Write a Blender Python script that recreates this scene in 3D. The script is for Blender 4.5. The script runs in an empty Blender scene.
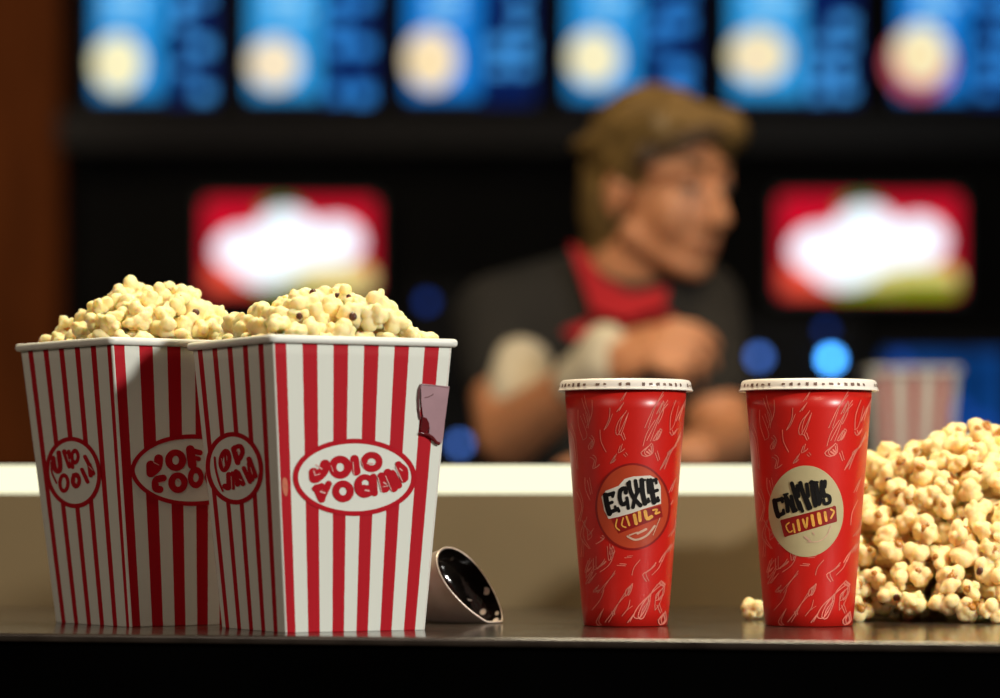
import bpy, bmesh, math, random
import numpy as np
from mathutils import Vector, Matrix, noise as mnoise

random.seed(7)
RNG = np.random.default_rng(11)
scn = bpy.context.scene
COL = scn.collection
F = 3278.0            # focal length in pixels of a 1000-px-wide frame
HZ = 500.0            # picture row of the horizon
ZT = 1.05             # counter top height
ZC = ZT + 0.0893      # camera height
PI = math.pi

def P(px, py, Y):
    return Vector(((px - 500) * Y / F, Y, ZC + (HZ - py) * Y / F))

# ------------------------------------------------------------------ materials
def srgb(r, g, b):
    def f(c):
        c /= 255.0
        return c / 12.92 if c <= 0.04045 else ((c + 0.055) / 1.055) ** 2.4
    return (f(r), f(g), f(b), 1.0)

class NT:
    def __init__(self, name):
        self.m = bpy.data.materials.new(name)
        self.m.use_nodes = True
        self.t = self.m.node_tree
        self.t.nodes.clear()
        self.out = self.n('ShaderNodeOutputMaterial')
    def n(self, typ, **kw):
        nd = self.t.nodes.new(typ)
        for k, v in kw.items():
            setattr(nd, k, v)
        return nd
    def l(self, a, b):
        self.t.links.new(a, b)
    def principled(self, col=None, rough=0.5, **kw):
        p = self.n('ShaderNodeBsdfPrincipled')
        if col is not None:
            p.inputs['Base Color'].default_value = col
        p.inputs['Roughness'].default_value = rough
        for k, v in kw.items():
            p.inputs[k].default_value = v
        self.l(p.outputs[0], self.out.inputs['Surface'])
        self.p = p
        return p
    def noise(self, scale, detail=3.0, rough=0.5, coord='Object'):
        tc = self.n('ShaderNodeTexCoord')
        nz = self.n('ShaderNodeTexNoise')
        nz.inputs['Scale'].default_value = scale
        nz.inputs['Detail'].default_value = detail
        nz.inputs['Roughness'].default_value = rough
        self.l(tc.outputs[coord], nz.inputs['Vector'])
        return nz
    def ramp(self, src, stops):
        r = self.n('ShaderNodeValToRGB')
        while len(r.color_ramp.elements) < len(stops):
            r.color_ramp.elements.new(0.5)
        for e, (pos, c) in zip(r.color_ramp.elements, stops):
            e.position = pos
            e.color = c
        self.l(src, r.inputs[0])
        return r
    def bump(self, src, strength, dist=0.001):
        b = self.n('ShaderNodeBump')
        b.inputs['Strength'].default_value = strength
        b.inputs['Distance'].default_value = dist
        self.l(src, b.inputs['Height'])
        self.l(b.outputs[0], self.p.inputs['Normal'])
        return b

def mul(c, k):
    return (min(c[0] * k, 1), min(c[1] * k, 1), min(c[2] * k, 1), 1)

def plain(name, col, rough=0.5, var=0.12, scale=60, bump=0.0, bdist=0.0005, **kw):
    """colour with a little natural noise variation"""
    t = NT(name)
    t.principled(col, rough, **kw)
    nz = t.noise(scale)
    r = t.ramp(nz.outputs['Fac'], [(0.25, mul(col, 1 - var)), (0.75, mul(col, 1 + var))])
    t.l(r.outputs[0], t.p.inputs['Base Color'])
    if bump:
        t.bump(nz.outputs['Fac'], bump, bdist)
    return t.m

def glow(name, col, strength, var=0.0, scale=20):
    t = NT(name)
    e = t.n('ShaderNodeEmission')
    e.inputs['Color'].default_value = col
    e.inputs['Strength'].default_value = strength
    if var:
        nz = t.noise(scale)
        r = t.ramp(nz.outputs['Fac'], [(0.3, mul(col, 1 - var)), (0.7, col)])
        t.l(r.outputs[0], e.inputs['Color'])
    t.l(e.outputs[0], t.out.inputs['Surface'])
    return t.m

WHITE_PAPER = (0.73, 0.75, 0.68, 1)
RED_INK = (0.44, 0.004, 0.013, 1)

def stripe_mat():
    """white card with red ink stripes; UV.x counts stripes, UV.y is the half-width of a stripe"""
    t = NT('striped_card')
    t.principled(WHITE_PAPER, 0.6)
    t.p.inputs['Specular IOR Level'].default_value = 0.15
    uv = t.n('ShaderNodeUVMap'); uv.uv_map = 'UVMap'
    sep = t.n('ShaderNodeSeparateXYZ'); t.l(uv.outputs[0], sep.inputs[0])
    nz = t.noise(180, 2)
    w = t.n('ShaderNodeMath', operation='MULTIPLY_ADD')
    t.l(nz.outputs['Fac'], w.inputs[0]); w.inputs[1].default_value = 0.015; t.l(sep.outputs[0], w.inputs[2])
    a = t.n('ShaderNodeMath', operation='ADD'); t.l(w.outputs[0], a.inputs[0]); a.inputs[1].default_value = 0.4925
    fr = t.n('ShaderNodeMath', operation='FRACT'); t.l(a.outputs[0], fr.inputs[0])
    s = t.n('ShaderNodeMath', operation='SUBTRACT'); t.l(fr.outputs[0], s.inputs[0]); s.inputs[1].default_value = 0.5
    ab = t.n('ShaderNodeMath', operation='ABSOLUTE'); t.l(s.outputs[0], ab.inputs[0])
    lt = t.n('ShaderNodeMath', operation='LESS_THAN'); t.l(ab.outputs[0], lt.inputs[0]); t.l(sep.outputs[1], lt.inputs[1])
    mx = t.n('ShaderNodeMix', data_type='RGBA')
    t.l(lt.outputs[0], mx.inputs['Factor'])
    mx.inputs['A'].default_value = WHITE_PAPER; mx.inputs['B'].default_value = RED_INK
    t.l(mx.outputs['Result'], t.p.inputs['Base Color'])
    return t.m

def popcorn_mat(name, cream, butter, lo, hi):
    t = NT(name)
    t.principled(cream, 0.55)
    t.p.inputs['Subsurface Weight'].default_value = 0.8
    t.p.inputs['Subsurface Radius'].default_value = (0.012, 0.008, 0.004)
    t.p.inputs['Subsurface Scale'].default_value = 0.7
    oi = t.n('ShaderNodeObjectInfo')
    tc = t.n('ShaderNodeTexCoord')
    ad = t.n('ShaderNodeVectorMath', operation='ADD')
    t.l(tc.outputs['Object'], ad.inputs[0])
    t.l(oi.outputs['Location'], ad.inputs[1])
    nz = t.n('ShaderNodeTexNoise'); nz.inputs['Scale'].default_value = 95; nz.inputs['Detail'].default_value = 2
    t.l(ad.outputs[0], nz.inputs['Vector'])
    r = t.ramp(nz.outputs['Fac'], [(lo, cream), (hi, butter)])
    t.l(r.outputs[0], t.p.inputs['Base Color'])
    n2 = t.noise(420, 3)
    t.bump(n2.outputs['Fac'], 0.15, 0.001)
    return t.m

M = {}
M['stripe'] = stripe_mat()
M['card'] = plain('white_card', WHITE_PAPER, 0.6, 0.03, 90, **{'Specular IOR Level': 0.25})
M['rim'] = plain('white_rolled_card', (0.80, 0.81, 0.75, 1), 0.4, 0.03, 90)
M['ink'] = plain('red_ink', RED_INK, 0.65, 0.10, 220, **{'Specular IOR Level': 0.12})
M['slit'] = plain('pale_pink_ink', (0.72, 0.42, 0.38, 1), 0.45, 0.1, 200)
M['mauve'] = plain('mauve_plastic', (0.36, 0.21, 0.24, 1), 0.3, 0.08, 90)
M['mauve_dark'] = plain('dark_mauve', (0.13, 0.045, 0.05, 1), 0.3, 0.15, 90)
M['maroon'] = plain('maroon_gloss', (0.11, 0.008, 0.010, 1), 0.15, 0.2, 90)
M['stain'] = plain('orange_stain', (0.55, 0.13, 0.06, 1), 0.5, 0.2, 400)
M['pop_box'] = popcorn_mat('buttered_popcorn', (0.95, 0.85, 0.54, 1), (0.95, 0.63, 0.13, 1), 0.45, 0.66)
M['pop_pile'] = popcorn_mat('toasted_popcorn', (0.96, 0.83, 0.52, 1), (0.92, 0.50, 0.075, 1), 0.44, 0.62)
M['hull'] = plain('brown_hull', (0.42, 0.17, 0.022, 1), 0.25, 0.35, 300)
M['hull_dark'] = plain('burnt_hull', (0.085, 0.022, 0.010, 1), 0.3, 0.35, 300)
M['cup'] = plain('red_coated_paper', (0.58, 0.013, 0.008, 1), 0.32, 0.06, 30)
M['squiggle'] = plain('pale_red_print', (0.68, 0.19, 0.14, 1), 0.35, 0.3, 90)
M['lid'] = plain('white_plastic', (0.83, 0.77, 0.70, 1), 0.32, 0.03, 50)
M['mark'] = plain('dark_emboss', (0.16, 0.09, 0.065, 1), 0.6, 0.3, 400)
M['orange'] = plain('orange_red_print', (0.48, 0.055, 0.018, 1), 0.35, 0.12, 60)
M['dark_red'] = plain('dark_red_print', (0.26, 0.008, 0.006, 1), 0.35, 0.15, 90)
M['beige'] = plain('beige_print', (0.50, 0.42, 0.23, 1), 0.4, 0.08, 60)
M['offwhite'] = plain('off_white_print', (0.68, 0.63, 0.54, 1), 0.4, 0.06, 60)
M['black_ink'] = plain('black_ink', (0.006, 0.005, 0.005, 1), 0.6, 0.2, 90, **{'Specular IOR Level': 0.15})
M['yellow'] = plain('amber_print', (0.75, 0.36, 0.06, 1), 0.4, 0.25, 300)
M['paleline'] = plain('pale_line_print', (0.62, 0.38, 0.27, 1), 0.4, 0.15, 200)

def counter_mat():
    t = NT('dark_gloss_laminate')
    t.principled((0.05, 0.04, 0.035, 1), 0.2)
    t.p.inputs['Specular IOR Level'].default_value = 0.6
    tc = t.n('ShaderNodeTexCoord')
    mp = t.n('ShaderNodeMapping'); mp.inputs['Scale'].default_value = (3, 40, 10)
    t.l(tc.outputs['Object'], mp.inputs[0])
    nz = t.n('ShaderNodeTexNoise'); nz.inputs['Scale'].default_value = 3; nz.inputs['Detail'].default_value = 6
    t.l(mp.outputs[0], nz.inputs['Vector'])
    r = t.ramp(nz.outputs['Fac'], [(0.3, (0.022, 0.016, 0.012, 1)), (0.7, (0.05, 0.038, 0.030, 1))])
    t.l(r.outputs[0], t.p.inputs['Base Color'])
    rr = t.ramp(nz.outputs['Fac'], [(0.3, (0.13, 0.13, 0.13, 1)), (0.7, (0.19, 0.19, 0.19, 1))])
    t.l(rr.outputs[0], t.p.inputs['Roughness'])
    return t.m
M['counter'] = counter_mat()
M['fascia'] = plain('black_laminate', (0.0012, 0.0012, 0.0012, 1), 0.7, 0.3, 8, **{'Specular IOR Level': 0.0})
M['panel'] = plain('olive_beige_laminate', (0.21, 0.153, 0.080, 1), 0.6, 0.12, 4, **{'Specular IOR Level': 0.2})
M['strip'] = glow('led_diffuser', (1.0, 0.965, 0.66, 1), 1.2)
M['steel'] = plain('satin_steel', (0.62, 0.51, 0.43, 1), 0.34, 0.08, 60, Metallic=0.45)

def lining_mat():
    t = NT('black_enamel_painted_glints')
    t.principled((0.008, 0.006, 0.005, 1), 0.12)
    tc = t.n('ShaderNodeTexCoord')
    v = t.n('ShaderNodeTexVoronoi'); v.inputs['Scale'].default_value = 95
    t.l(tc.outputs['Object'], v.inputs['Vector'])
    r = t.ramp(v.outputs['Distance'], [(0.24, (0.85, 0.70, 0.60, 1)), (0.32, (0.006, 0.004, 0.003, 1))])  # sparkle glints put into the colour as pale flecks
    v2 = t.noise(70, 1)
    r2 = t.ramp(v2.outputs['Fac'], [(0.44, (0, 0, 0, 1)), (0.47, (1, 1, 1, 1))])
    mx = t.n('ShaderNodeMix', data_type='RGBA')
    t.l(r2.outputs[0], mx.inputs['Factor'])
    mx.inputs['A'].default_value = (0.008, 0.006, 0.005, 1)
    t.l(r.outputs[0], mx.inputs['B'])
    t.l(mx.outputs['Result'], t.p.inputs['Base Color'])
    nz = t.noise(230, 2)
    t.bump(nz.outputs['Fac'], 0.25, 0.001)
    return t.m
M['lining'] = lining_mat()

def wood_mat():
    t = NT('brown_wood_panelling')
    t.principled((0.2, 0.07, 0.02, 1), 0.7)
    t.p.inputs['Specular IOR Level'].default_value = 0.1
    tc = t.n('ShaderNodeTexCoord')
    mp = t.n('ShaderNodeMapping'); mp.inputs['Scale'].default_value = (9, 9, 1.2)
    t.l(tc.outputs['Object'], mp.inputs[0])
    nz = t.n('ShaderNodeTexNoise'); nz.inputs['Scale'].default_value = 2.2; nz.inputs['Detail'].default_value = 6
    t.l(mp.outputs[0], nz.inputs['Vector'])
    r = t.ramp(nz.outputs['Fac'], [(0.3, (0.14, 0.034, 0.006, 1)), (0.7, (0.26, 0.066, 0.013, 1))])
    t.l(r.outputs[0], t.p.inputs['Base Color'])
    return t.m
M['wood'] = wood_mat()
M['wall'] = plain('black_wall_paint', (0.010, 0.010, 0.010, 1), 0.8, 0.2, 3, **{'Specular IOR Level': 0.1})
M['ceil'] = plain('black_ceiling_paint', (0.02, 0.02, 0.02, 1), 0.9, 0.2, 3)
M['bulk'] = plain('charcoal_bulkhead', (0.007, 0.007, 0.010, 1), 0.3, 0.2, 3, **{'Specular IOR Level': 0.12})

def floor_mat():
    t = NT('dark_floor_tiles')
    t.principled((0.05, 0.045, 0.04, 1), 0.4)
    tc = t.n('ShaderNodeTexCoord')
    b = t.n('ShaderNodeTexBrick'); b.offset = 0.0
    b.inputs['Scale'].default_value = 2.5
    b.inputs['Brick Width'].default_value = 1.0; b.inputs['Row Height'].default_value = 1.0
    b.inputs['Mortar Size'].default_value = 0.01
    b.inputs['Color1'].default_value = (0.045, 0.04, 0.037, 1); b.inputs['Color2'].default_value = (0.06, 0.052, 0.046, 1)
    b.inputs['Mortar'].default_value = (0.02, 0.02, 0.02, 1)
    t.l(tc.outputs['Object'], b.inputs['Vector'])
    t.l(b.outputs['Color'], t.p.inputs['Base Color'])
    return t.m
M['floor'] = floor_mat()
M['black'] = plain('black_plastic', (0.012, 0.012, 0.013, 1), 0.4, 0.2, 20)
M['dark_metal'] = plain('dark_machine_casing', (0.005, 0.005, 0.006, 1), 0.5, 0.2, 15, **{'Specular IOR Level': 0.12})
M['skin'] = plain('skin', (0.56, 0.24, 0.115, 1), 0.5, 0.10, 25, **{'Subsurface Weight': 0.12, 'Subsurface Scale': 0.01})
M['hair'] = plain('sandy_brown_hair', (0.15, 0.088, 0.024, 1), 0.55, 0.45, 45, 0.5, 0.004)
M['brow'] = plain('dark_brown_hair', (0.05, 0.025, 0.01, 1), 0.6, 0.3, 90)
M['shirt'] = plain('black_cotton', (0.014, 0.012, 0.010, 1), 0.9, 0.2, 60, 0.3, 0.002)
M['red_cloth'] = plain('red_cotton', (0.40, 0.006, 0.012, 1), 0.9, 0.15, 60, 0.3, 0.002)
M['white_cloth'] = plain('white_cotton', (0.62, 0.54, 0.40, 1), 0.9, 0.06, 50, 0.3, 0.002)
M['eye'] = plain('eye', (0.10, 0.07, 0.05, 1), 0.15, 0.3, 200)
M['sclera'] = plain('eye_white', (0.22, 0.17, 0.14, 1), 0.25, 0.05, 200)
M['trouser'] = plain('dark_trouser_cloth', (0.02, 0.02, 0.024, 1), 0.85, 0.2, 60)

# ------------------------------------------------------------------ object helpers
def link(name, me, mat=None, parent=None, smooth=True, loc=None):
    o = bpy.data.objects.new(name, me)
    COL.objects.link(o)
    if mat is not None:
        for m in (mat if isinstance(mat, (list, tuple)) else [mat]):
            me.materials.append(m)
    if smooth:
        me.polygons.foreach_set('use_smooth', [True] * len(me.polygons))
    if parent is not None:
        o.parent = parent
    if loc is not None:
        o.location = loc
    return o

def mesh(name, verts, faces, mat=None, parent=None, smooth=True, base=None):
    """mesh from world-space points; with a parent, points are stored relative to its base"""
    off = Vector(base) if base is not None else (parent_base(parent) if parent is not None else Vector((0, 0, 0)))
    me = bpy.data.meshes.new(name)
    me.from_pydata([tuple(Vector(v) - off) for v in verts], [], faces)
    me.update()
    o = link(name, me, mat, parent, smooth)
    if base is not None and parent is None:
        o.location = off
    return o

def parent_base(o):
    v = Vector((0, 0, 0))
    while o is not None:
        v = v + o.location
        o = o.parent
    return v

def thing(name, label, cat, loc, group=None):
    o = bpy.data.objects.new(name, None)
    COL.objects.link(o)
    o.empty_display_size = 0.02
    o.location = loc
    o['label'] = label; o['category'] = cat
    if group:
        o['group'] = group
    return o

def tag(o, label, cat, group=None, kind=None):
    o['label'] = label; o['category'] = cat
    if group: o['group'] = group
    if kind: o['kind'] = kind
    return o

def box_vf(x0, x1, y0, y1, z0, z1):
    v = [(x0, y0, z0), (x1, y0, z0), (x1, y1, z0), (x0, y1, z0), (x0, y0, z1), (x1, y0, z1), (x1, y1, z1), (x0, y1, z1)]
    f = [(0, 3, 2, 1), (4, 5, 6, 7), (0, 1, 5, 4), (1, 2, 6, 5), (2, 3, 7, 6), (3, 0, 4, 7)]
    return v, f

class MB:
    """collects shapes into one mesh"""
    def __init__(self):
        self.v = []; self.f = []
    def add(self, v, f):
        n = len(self.v)
        self.v += [tuple(p) for p in v]
        self.f += [tuple(i + n for i in q) for q in f]
        return self
    def box(self, *a):
        return self.add(*box_vf(*a))
    def lathe(self, prof, cx, cy, n=64, sx=1.0, close=False):
        v = []; f = []
        for r, z in prof:
            for k in range(n):
                a = 2 * PI * k / n
                v.append((cx + r * math.sin(a), cy - r * math.cos(a), z))
        for i in range(len(prof) - 1):
            for k in range(n):
                k2 = (k + 1) % n
                f.append((i * n + k, i * n + k2, (i + 1) * n + k2, (i + 1) * n + k))
        return self.add(v, f)
    def ell(self, c, r, rot=None, seg=24, ring=14):
        v = []; f = []
        R = rot or Matrix.Identity(3)
        for i in range(ring + 1):
            th = PI * i / ring
            for k in range(seg):
                a = 2 * PI * k / seg
                p = R @ Vector((r[0] * math.sin(th) * math.cos(a), r[1] * math.sin(th) * math.sin(a), r[2] * math.cos(th)))
                v.append(p + Vector(c))
        for i in range(ring):
            for k in range(seg):
                k2 = (k + 1) % seg
                f.append((i * seg + k, (i + 1) * seg + k, (i + 1) * seg + k2, i * seg + k2))
        return self.add(v, f)
    def cap(self, a, b, ra, rb, seg=20, flat=1.0):
        """tapered capsule from a to b"""
        a = Vector(a); b = Vector(b)
        d = (b - a); L = d.length
        if L < 1e-6:
            return self.ell(a, (ra, ra, ra))
        d.normalize()
        u = d.orthogonal().normalized(); w = d.cross(u)
        v = []; f = []
        rows = []
        for i in range(7):
            t = -PI / 2 + PI / 2 * i / 6
            rows.append((a + d * (ra * math.sin(t)), ra * math.cos(t)))
        for i in range(7):
            t = PI / 2 * i / 6
            rows.append((b + d * (rb * math.sin(t)), rb * math.cos(t)))
        for c, r in rows:
            for k in range(seg):
                an = 2 * PI * k / seg
                v.append(c + (u * math.cos(an) + w * math.sin(an)) * max(r, 1e-5))
        for i in range(len(rows) - 1):
            for k in range(seg):
                k2 = (k + 1) % seg
                f.append((i * seg + k, i * seg + k2, (i + 1) * seg + k2, (i + 1) * seg + k))
        return self.add(v, f)
    def build(self, name, mat, parent=None, smooth=True, base=None):
        return mesh(name, self.v, self.f, mat, parent, smooth, base)

def apply_mods(o):
    dg = bpy.context.evaluated_depsgraph_get()
    dg.update()
    me = bpy.data.meshes.new_from_object(o.evaluated_get(dg))
    old = o.data
    o.modifiers.clear()
    o.data = me
    bpy.data.meshes.remove(old)
    me.polygons.foreach_set('use_smooth', [True] * len(me.polygons))
    return o

def fuse(o, voxel, smooth_it=6, fac=0.5):
    m = o.modifiers.new('r', 'REMESH'); m.mode = 'VOXEL'; m.voxel_size = voxel; m.use_smooth_shade = True
    s = o.modifiers.new('s', 'SMOOTH'); s.factor = fac; s.iterations = smooth_it
    return apply_mods(o)

# 2-D picture shapes: lists of (points, faces), mapped later onto a surface
def ribbon(pts, w, closed=False, caps=True, step=1.5):
    """fat polyline with round ends, as strips"""
    pts = [Vector((p[0], p[1])) for p in pts]
    # smooth with Catmull-Rom
    if len(pts) > 2:
        q = []
        n = len(pts)
        for i in range(n - 1):
            p0 = pts[max(i - 1, 0)]; p1 = pts[i]; p2 = pts[i + 1]; p3 = pts[min(i + 2, n - 1)]
            k = max(2, int((p2 - p1).length / step))
            for j in range(k):
                t = j / k
                q.append(0.5 * ((2 * p1) + (p2 - p0) * t + (2 * p0 - 5 * p1 + 4 * p2 - p3) * t * t + (3 * p1 - p0 - 3 * p2 + p3) * t ** 3))
        q.append(pts[-1]); pts = q
    else:
        a, b = pts
        k = max(1, int((b - a).length / step))
        pts = [a.lerp(b, j / k) for j in range(k + 1)]
    ws = w if callable(w) else (lambda t: w)
    v = []; f = []
    n = len(pts)
    for i, p in enumerate(pts):
        d = pts[min(i + 1, n - 1)] - pts[max(i - 1, 0)]
        if d.length < 1e-9: d = Vector((1, 0))
        d.normalize(); nn = Vector((-d.y, d.x)) * ws(i / max(n - 1, 1)) * 0.5
        v += [p + nn, p - nn]
        if i:
            f.append((2 * i - 2, 2 * i - 1, 2 * i + 1, 2 * i))
    if caps:
        for p, t in ((pts[0], 0), (pts[-1], 1)):
            r = ws(t) * 0.5
            d = (pts[1] - pts[0]) if t == 0 else (pts[-2] - pts[-1])
            a0 = math.atan2(d.y, d.x) + PI / 2
            c = len(v); v.append(p)
            for k in range(9):
                a = a0 + PI * k / 8
                v.append(p + Vector((math.cos(a), math.sin(a))) * r)
            for k in range(8):
                f.append((c, c + 1 + k, c + 2 + k))
    return v, f

def ring2(cx, cy, rx, ry, hx, hy, n=48, rot=0.0, dx=0, dy=0, rows=3):
    """elliptic ring (hole hx, hy; 0 for a disc)"""
    v = []; f = []
    c, s = math.cos(rot), math.sin(rot)
    for i in range(rows + 1):
        t = i / rows
        for k in range(n):
            a = 2 * PI * k / n
            x = (rx * (1 - t) + hx * t) * math.cos(a) + dx * t; y = (ry * (1 - t) + hy * t) * math.sin(a) + dy * t
            v.append(Vector((cx + x * c - y * s, cy + x * s + y * c)))
    for i in range(rows):
        for k in range(n):
            k2 = (k + 1) % n
            f.append((i * n + k, i * n + k2, (i + 1) * n + k2, (i + 1) * n + k))
    return v, f

def star2(cx, cy, poly, rows=5, per=6):
    """filled outline, star-shaped about its centre"""
    poly = [Vector(p) for p in poly]
    ring = []
    for i, p in enumerate(poly):
        q = poly[(i + 1) % len(poly)]
        for j in range(per):
            ring.append(p.lerp(q, j / per))
    n = len(ring); c = Vector((cx, cy)); v = []; f = []
    for i in range(rows + 1):
        for p in ring:
            v.append(p.lerp(c, i / rows))
    for i in range(rows):
        for k in range(n):
            k2 = (k + 1) % n
            f.append((i * n + k, i * n + k2, (i + 1) * n + k2, (i + 1) * n + k))
    return v, f

def quad2(a, b, c, d, nu=12, nv=4):
    a, b, c, d = map(Vector, (a, b, c, d))
    v = []; f = []
    for j in range(nv + 1):
        for i in range(nu + 1):
            v.append(a.lerp(b, i / nu).lerp(d.lerp(c, i / nu), j / nv))
    for j in range(nv):
        for i in range(nu):
            k = j * (nu + 1) + i
            f.append((k, k + 1, k + nu + 2, k + nu + 1))
    return v, f

def xf(shape, ox, oy, k):
    """zoomed-view coordinates to picture coordinates"""
    v, f = shape
    return [Vector((ox + p.x / k, oy + p.y / k)) for p in v], f

def decal(name, shapes, mapper, off, mat, parent):
    mb = MB()
    for i, (v, f) in enumerate(shapes):
        mb.add([mapper(p.x, p.y, off + i * 2e-5 + 1.5e-5 * j / len(v)) for j, p in enumerate(v)], f)
    return mb.build(name, mat, parent)

# ------------------------------------------------------------------ the room
def struct(name, mb, mat):
    o = mb.build(name, mat, None, smooth=False)
    o['kind'] = 'structure'
    return o
struct('floor', MB().box(-3.2, 4.2, -1.0, 10.3, -0.1, 0.0), M['floor'])
struct('ceiling', MB().box(-3.2, 4.2, 2.9, 10.3, 3.3, 3.4), M['ceil'])
struct('wall_back', MB().box(-3.2, 4.2, 10.0, 10.2, 0.0, 3.3), M['wall'])
struct('wall_left', MB().box(-3.2, (60 - 500) * 9.84 / F, 9.84, 9.995, 0.0, 3.298), M['wood'])
xb = (60 - 500) * 9.84 / F
struct('trim_1', MB().box(xb + 0.005, 4.2, 9.75, 9.995, 2.185, 2.295), M['bulk'])

# ------------------------------------------------------------------ serving counter
YB = 2.73
def front_y(px):
    row = 633 + 10 * px / 1000.0
    return 0.0893 * F / (row - HZ)
c_root = thing('serving_counter', 'dark glossy serving counter with a glowing light strip along its raised olive back panel', 'counter', (0, 2.45, 0.0))
XL, XR = -1.0, 1.0
ya, yb2 = front_y(0), front_y(1000)
xa, xb2 = -500 * ya / F, 500 * yb2 / F
sl = (yb2 - ya) / (xb2 - xa)
fy = lambda x: ya + sl * (x - xa)
def slab(x0, x1, z0, z1, inset, y1, round_=0.0):
    """slab whose front follows the angled edge, front edges rounded"""
    prof = []
    if round_:
        for i in range(7):
            a = PI / 2 * i / 6
            prof.append((round_ - round_ * math.sin(a), z1 - round_ + round_ * math.cos(a)))
        for i in range(7):
            a = PI / 2 * i / 6
            prof.append((round_ - round_ * math.cos(a), z0 + round_ - round_ * math.sin(a)))
    else:
        prof = [(0, z1), (0, z0)]
    xs = [x0 + (x1 - x0) * i / 20 for i in range(21)]
    v = []; f = []
    m = len(prof) + 2
    for x in xs:
        v.append((x, y1, z1))
        for d, z in prof:
            v.append((x, fy(x) + inset + d, z))
        v.append((x, y1, z0))
    for i in range(20):
        for j in range(m):
            j2 = (j + 1) % m
            f.append((i * m + j, i * m + j2, (i + 1) * m + j2, (i + 1) * m + j))
    f.append(tuple(range(m - 1, -1, -1))); f.append(tuple(20 * m + j for j in range(m)))
    return v, f
def flat_normals(o, ang=0.6):
    o.data.polygons.foreach_set('use_smooth', [False] * len(o.data.polygons))
MB().add(*slab(XL, XR, ZT - 0.006, ZT, 0.0, YB, 0.0022)).build('worktop', M['counter'], c_root, smooth=False)
MB().add(*slab(XL, XR, 0.08, ZT - 0.0062, 0.004, YB, 0.0)).build('fascia', M['fascia'], c_root, smooth=False)
MB().add(*slab(XL + 0.01, XR - 0.01, 0.0, 0.0798, 0.06, YB - 0.02, 0.0)).build('plinth', M['fascia'], c_root, smooth=False)
z_s0 = ZC + (HZ - 494) * YB / F
z_s1 = ZC + (HZ - 463) * YB / F
MB().box(XL, XR, YB + 0.001, YB + 0.03, 0.05, z_s0).build('back_panel', M['panel'], c_root, smooth=False)
st = MB().box(XL, XR, YB + 0.003, YB + 0.028, z_s0 + 0.0003, z_s1 - 0.0015).build('light_strip', M['strip'], c_root, smooth=False)
st['label'] = 'glowing warm white light strip'
MB().box(XL, XR, YB + 0.001, YB + 0.03, z_s1 - 0.0014, z_s1).build('capping', M['fascia'], c_root, smooth=False)

# ------------------------------------------------------------------ popcorn buckets
def plane_mapper(p0, p1, p2):
    """picture point -> point on the plane through p0,p1,p2 (n faces the camera), lifted by off"""
    n = (p1 - p0).cross(p2 - p0).normalized()
    cam = Vector((0, 0, ZC))
    if n.dot(cam - p0) < 0: n = -n
    def g(px, py, off=0.0):
        d = Vector(((px - 500) / F, 1.0, (HZ - py) / F))
        t = (p0 + n * off - cam).dot(n) / d.dot(n)
        return cam + d * t
    return g

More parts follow.
